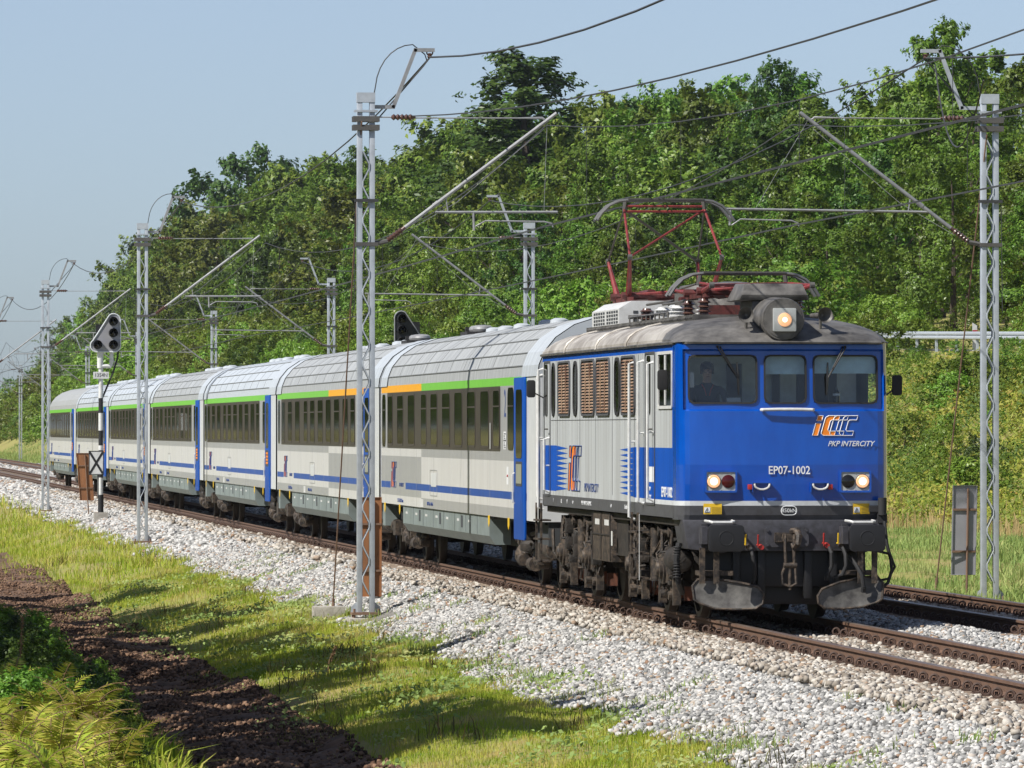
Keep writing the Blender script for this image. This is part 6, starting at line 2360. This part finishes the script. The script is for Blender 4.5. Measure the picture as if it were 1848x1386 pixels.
railway_signal(-2.72, 127.5, -0.25, 4.88, 'four lamp railway signal on a black and white banded post left of the track', False, True)
railway_signal(7.15, 128.5, -0.45, 5.0, 'dark railway signal head rising behind the roof of the first coach', True, False)
root = thing('signal_sign', 'square white sign with a black X fixed low beside the banded signal post', 'sign', (-2.88, 127.2, 0))
mb = MB()
mb.box(-0.24, 0.24, 0, 0.02, 0.98, 1.75)
pn = mb.build('panel', 'white_paint', root)
mb = MB()
mb.ring([(x, -0.004, z) for x, z in ((-0.24, 0.98), (0.24, 0.98), (0.24, 1.75), (-0.24, 1.75))], [(x, -0.004, z) for x, z in ((-0.215, 1.005), (0.215, 1.005), (0.215, 1.725), (-0.215, 1.725))], (0, 0.003, 0))
for a, b in (((-0.21, 1.02), (0.21, 1.71)), ((-0.21, 1.71), (0.21, 1.02))):
    dx, dz = b[0] - a[0], b[1] - a[1]
    l = math.hypot(dx, dz)
    nx, nz = -dz / l * 0.035, dx / l * 0.035
    y = -0.006 if dz > 0 else -0.009
    mb.add([(a[0] + nx, y, a[1] + nz), (b[0] + nx, y, b[1] + nz), (b[0] - nx, y, b[1] - nz), (a[0] - nx, y, a[1] - nz)], [(0, 1, 2, 3)])
mb.build('cross', 'black', pn, smooth=0)
mb = MB()
mb.cyl((0.06, 0.05, 0.3), (0.06, 0.05, 1.4), 0.025)
mb.build('bracket', 'steel_dark', root)


def board(u, v, z0, z1, wd, mat, label, lean, rz):
    root = thing('sign_board', label, 'sign board', (u, v, 0), None, rz)
    mb = MB()
    t = [(-wd / 2, 0, z0), (wd / 2, 0, z0), (wd / 2 + lean, 0, z1), (-wd / 2 + lean, 0, z1)]
    mb.extrude(t, (0, 0.012, 0))
    pn = mb.build('panel', mat, root)
    mb = MB()
    mb.tube([(t[i][0], -0.012, t[i][2]) for i in range(4)], 0.014, 4, 0, True)
    mb.build('edge_frame', mat, pn)
    mb = MB()
    for f in (0.25, 0.72):
        z = z0 + (z1 - z0) * f
        mb.box(-wd / 2 + lean * f, wd / 2 + lean * f, -0.03, -0.005, z, z + 0.035)
    mb.tube([(0.05, -0.03, z0 - 0.45), (0.05 + lean, -0.03, z1 - 0.05)], 0.02, 7)
    mb.build('post_and_straps', 'rod_rust', root)


board(-2.72, 29.6, -0.42, 1.28, 0.37, 'rust_board', 'rusty brown back of a tall board standing behind the nearest left mast', 0.0, 0.0)
board(-2.98, 131.5, 0.12, 1.66, 0.44, 'rust_board', 'rusty brown leaning board behind the white X sign', -0.12, 0.0)
board(7.0, 26.4, 0.0, 1.50, 0.40, 'grey_board', 'grey back of a tall board on a post left of the nearest right mast', 0.03, 0.0)

gr = thing('guard_rail', 'galvanised road guard rail along the top of the bank right of the locomotive', 'guard rail', (0, 0, 0))
mb = MB()
VSg = np.arange(120, 262, 4.0)
pr_ = [(0, 0.36), (-0.05, 0.40), (-0.05, 0.47), (0, 0.52), (-0.05, 0.57), (-0.05, 0.64), (0, 0.68)]
U_ = lambda v: float(toe(v)) + 16.0
rows_ = []
for v in VSg:
    z = float(gz(U_(v), v, False)) + 0.18
    rows_.append([(U_(v) + a * 1.4, v, z + b) for a, b in pr_])
for r0, r1 in zip(rows_, rows_[1:]):
    for i in range(len(pr_) - 1):
        mb.quad(r0[i], r0[i + 1], r1[i + 1], r1[i])
mb.build('rail_beam', 'galvanised', gr)
for v in VSg:
    z = float(gz(U_(v), v, False))
    mb = MB()
    mb.box(U_(v) + 0.02, U_(v) + 0.12, v - 0.05, v + 0.05, z - 0.3, z + 0.62)
    mb.build('post', 'galvanised', gr)
mb = MB()
rw = [(U_(v) + o, v, float(gz(U_(v) + o, v, False)) + 0.06) for v in np.arange(100, 400, 6.0) for o in (0.8, 6.5)]
for i in range(0, len(rw) - 2, 2):
    mb.quad(rw[i], rw[i + 1], rw[i + 3], rw[i + 2])
tag(mb.build('road', 'asphalt', smooth=0), kind='structure')
mp_ = thing('marker_post', 'white and red roadside marker post above the guard rail', 'marker post', (U_(178) + 0.4, 178, float(gz(U_(178), 178, False))))
mb = MB()
mb.extrude([(-0.09, 0, 0), (0.09, 0, 0), (0.09, 0, 1.1), (-0.09, 0, 1.22)], (0, 0.08, 0))
mb.build('post', 'white_paint', mp_)
mb = MB()
mb.box(-0.1, 0.1, -0.01, 0.0, 0.74, 0.92)
mb.build('reflector', 'red', mp_)

# ------------------------------------------------------------------ air
hz = MB()
hz.box(-330, 420, -100, 1700, -3.5, 60)
hm = bpy.data.materials.new('air')
hm.use_nodes = True
hm.node_tree.nodes.remove(hm.node_tree.nodes['Principled BSDF'])
pv = hm.node_tree.nodes.new('ShaderNodeVolumePrincipled')
pv.inputs['Color'].default_value = (0.80, 0.88, 1.0, 1)
pv.inputs['Density'].default_value = 0.00004
pv.inputs['Anisotropy'].default_value = 0.2
hm.node_tree.links.new(pv.outputs[0], hm.node_tree.nodes['Material Output'].inputs['Volume'])
MAT['air'] = hm
tag(hz.build('haze', 'air', smooth=0), 'thin bluish summer haze filling the air', 'haze', kind='stuff')
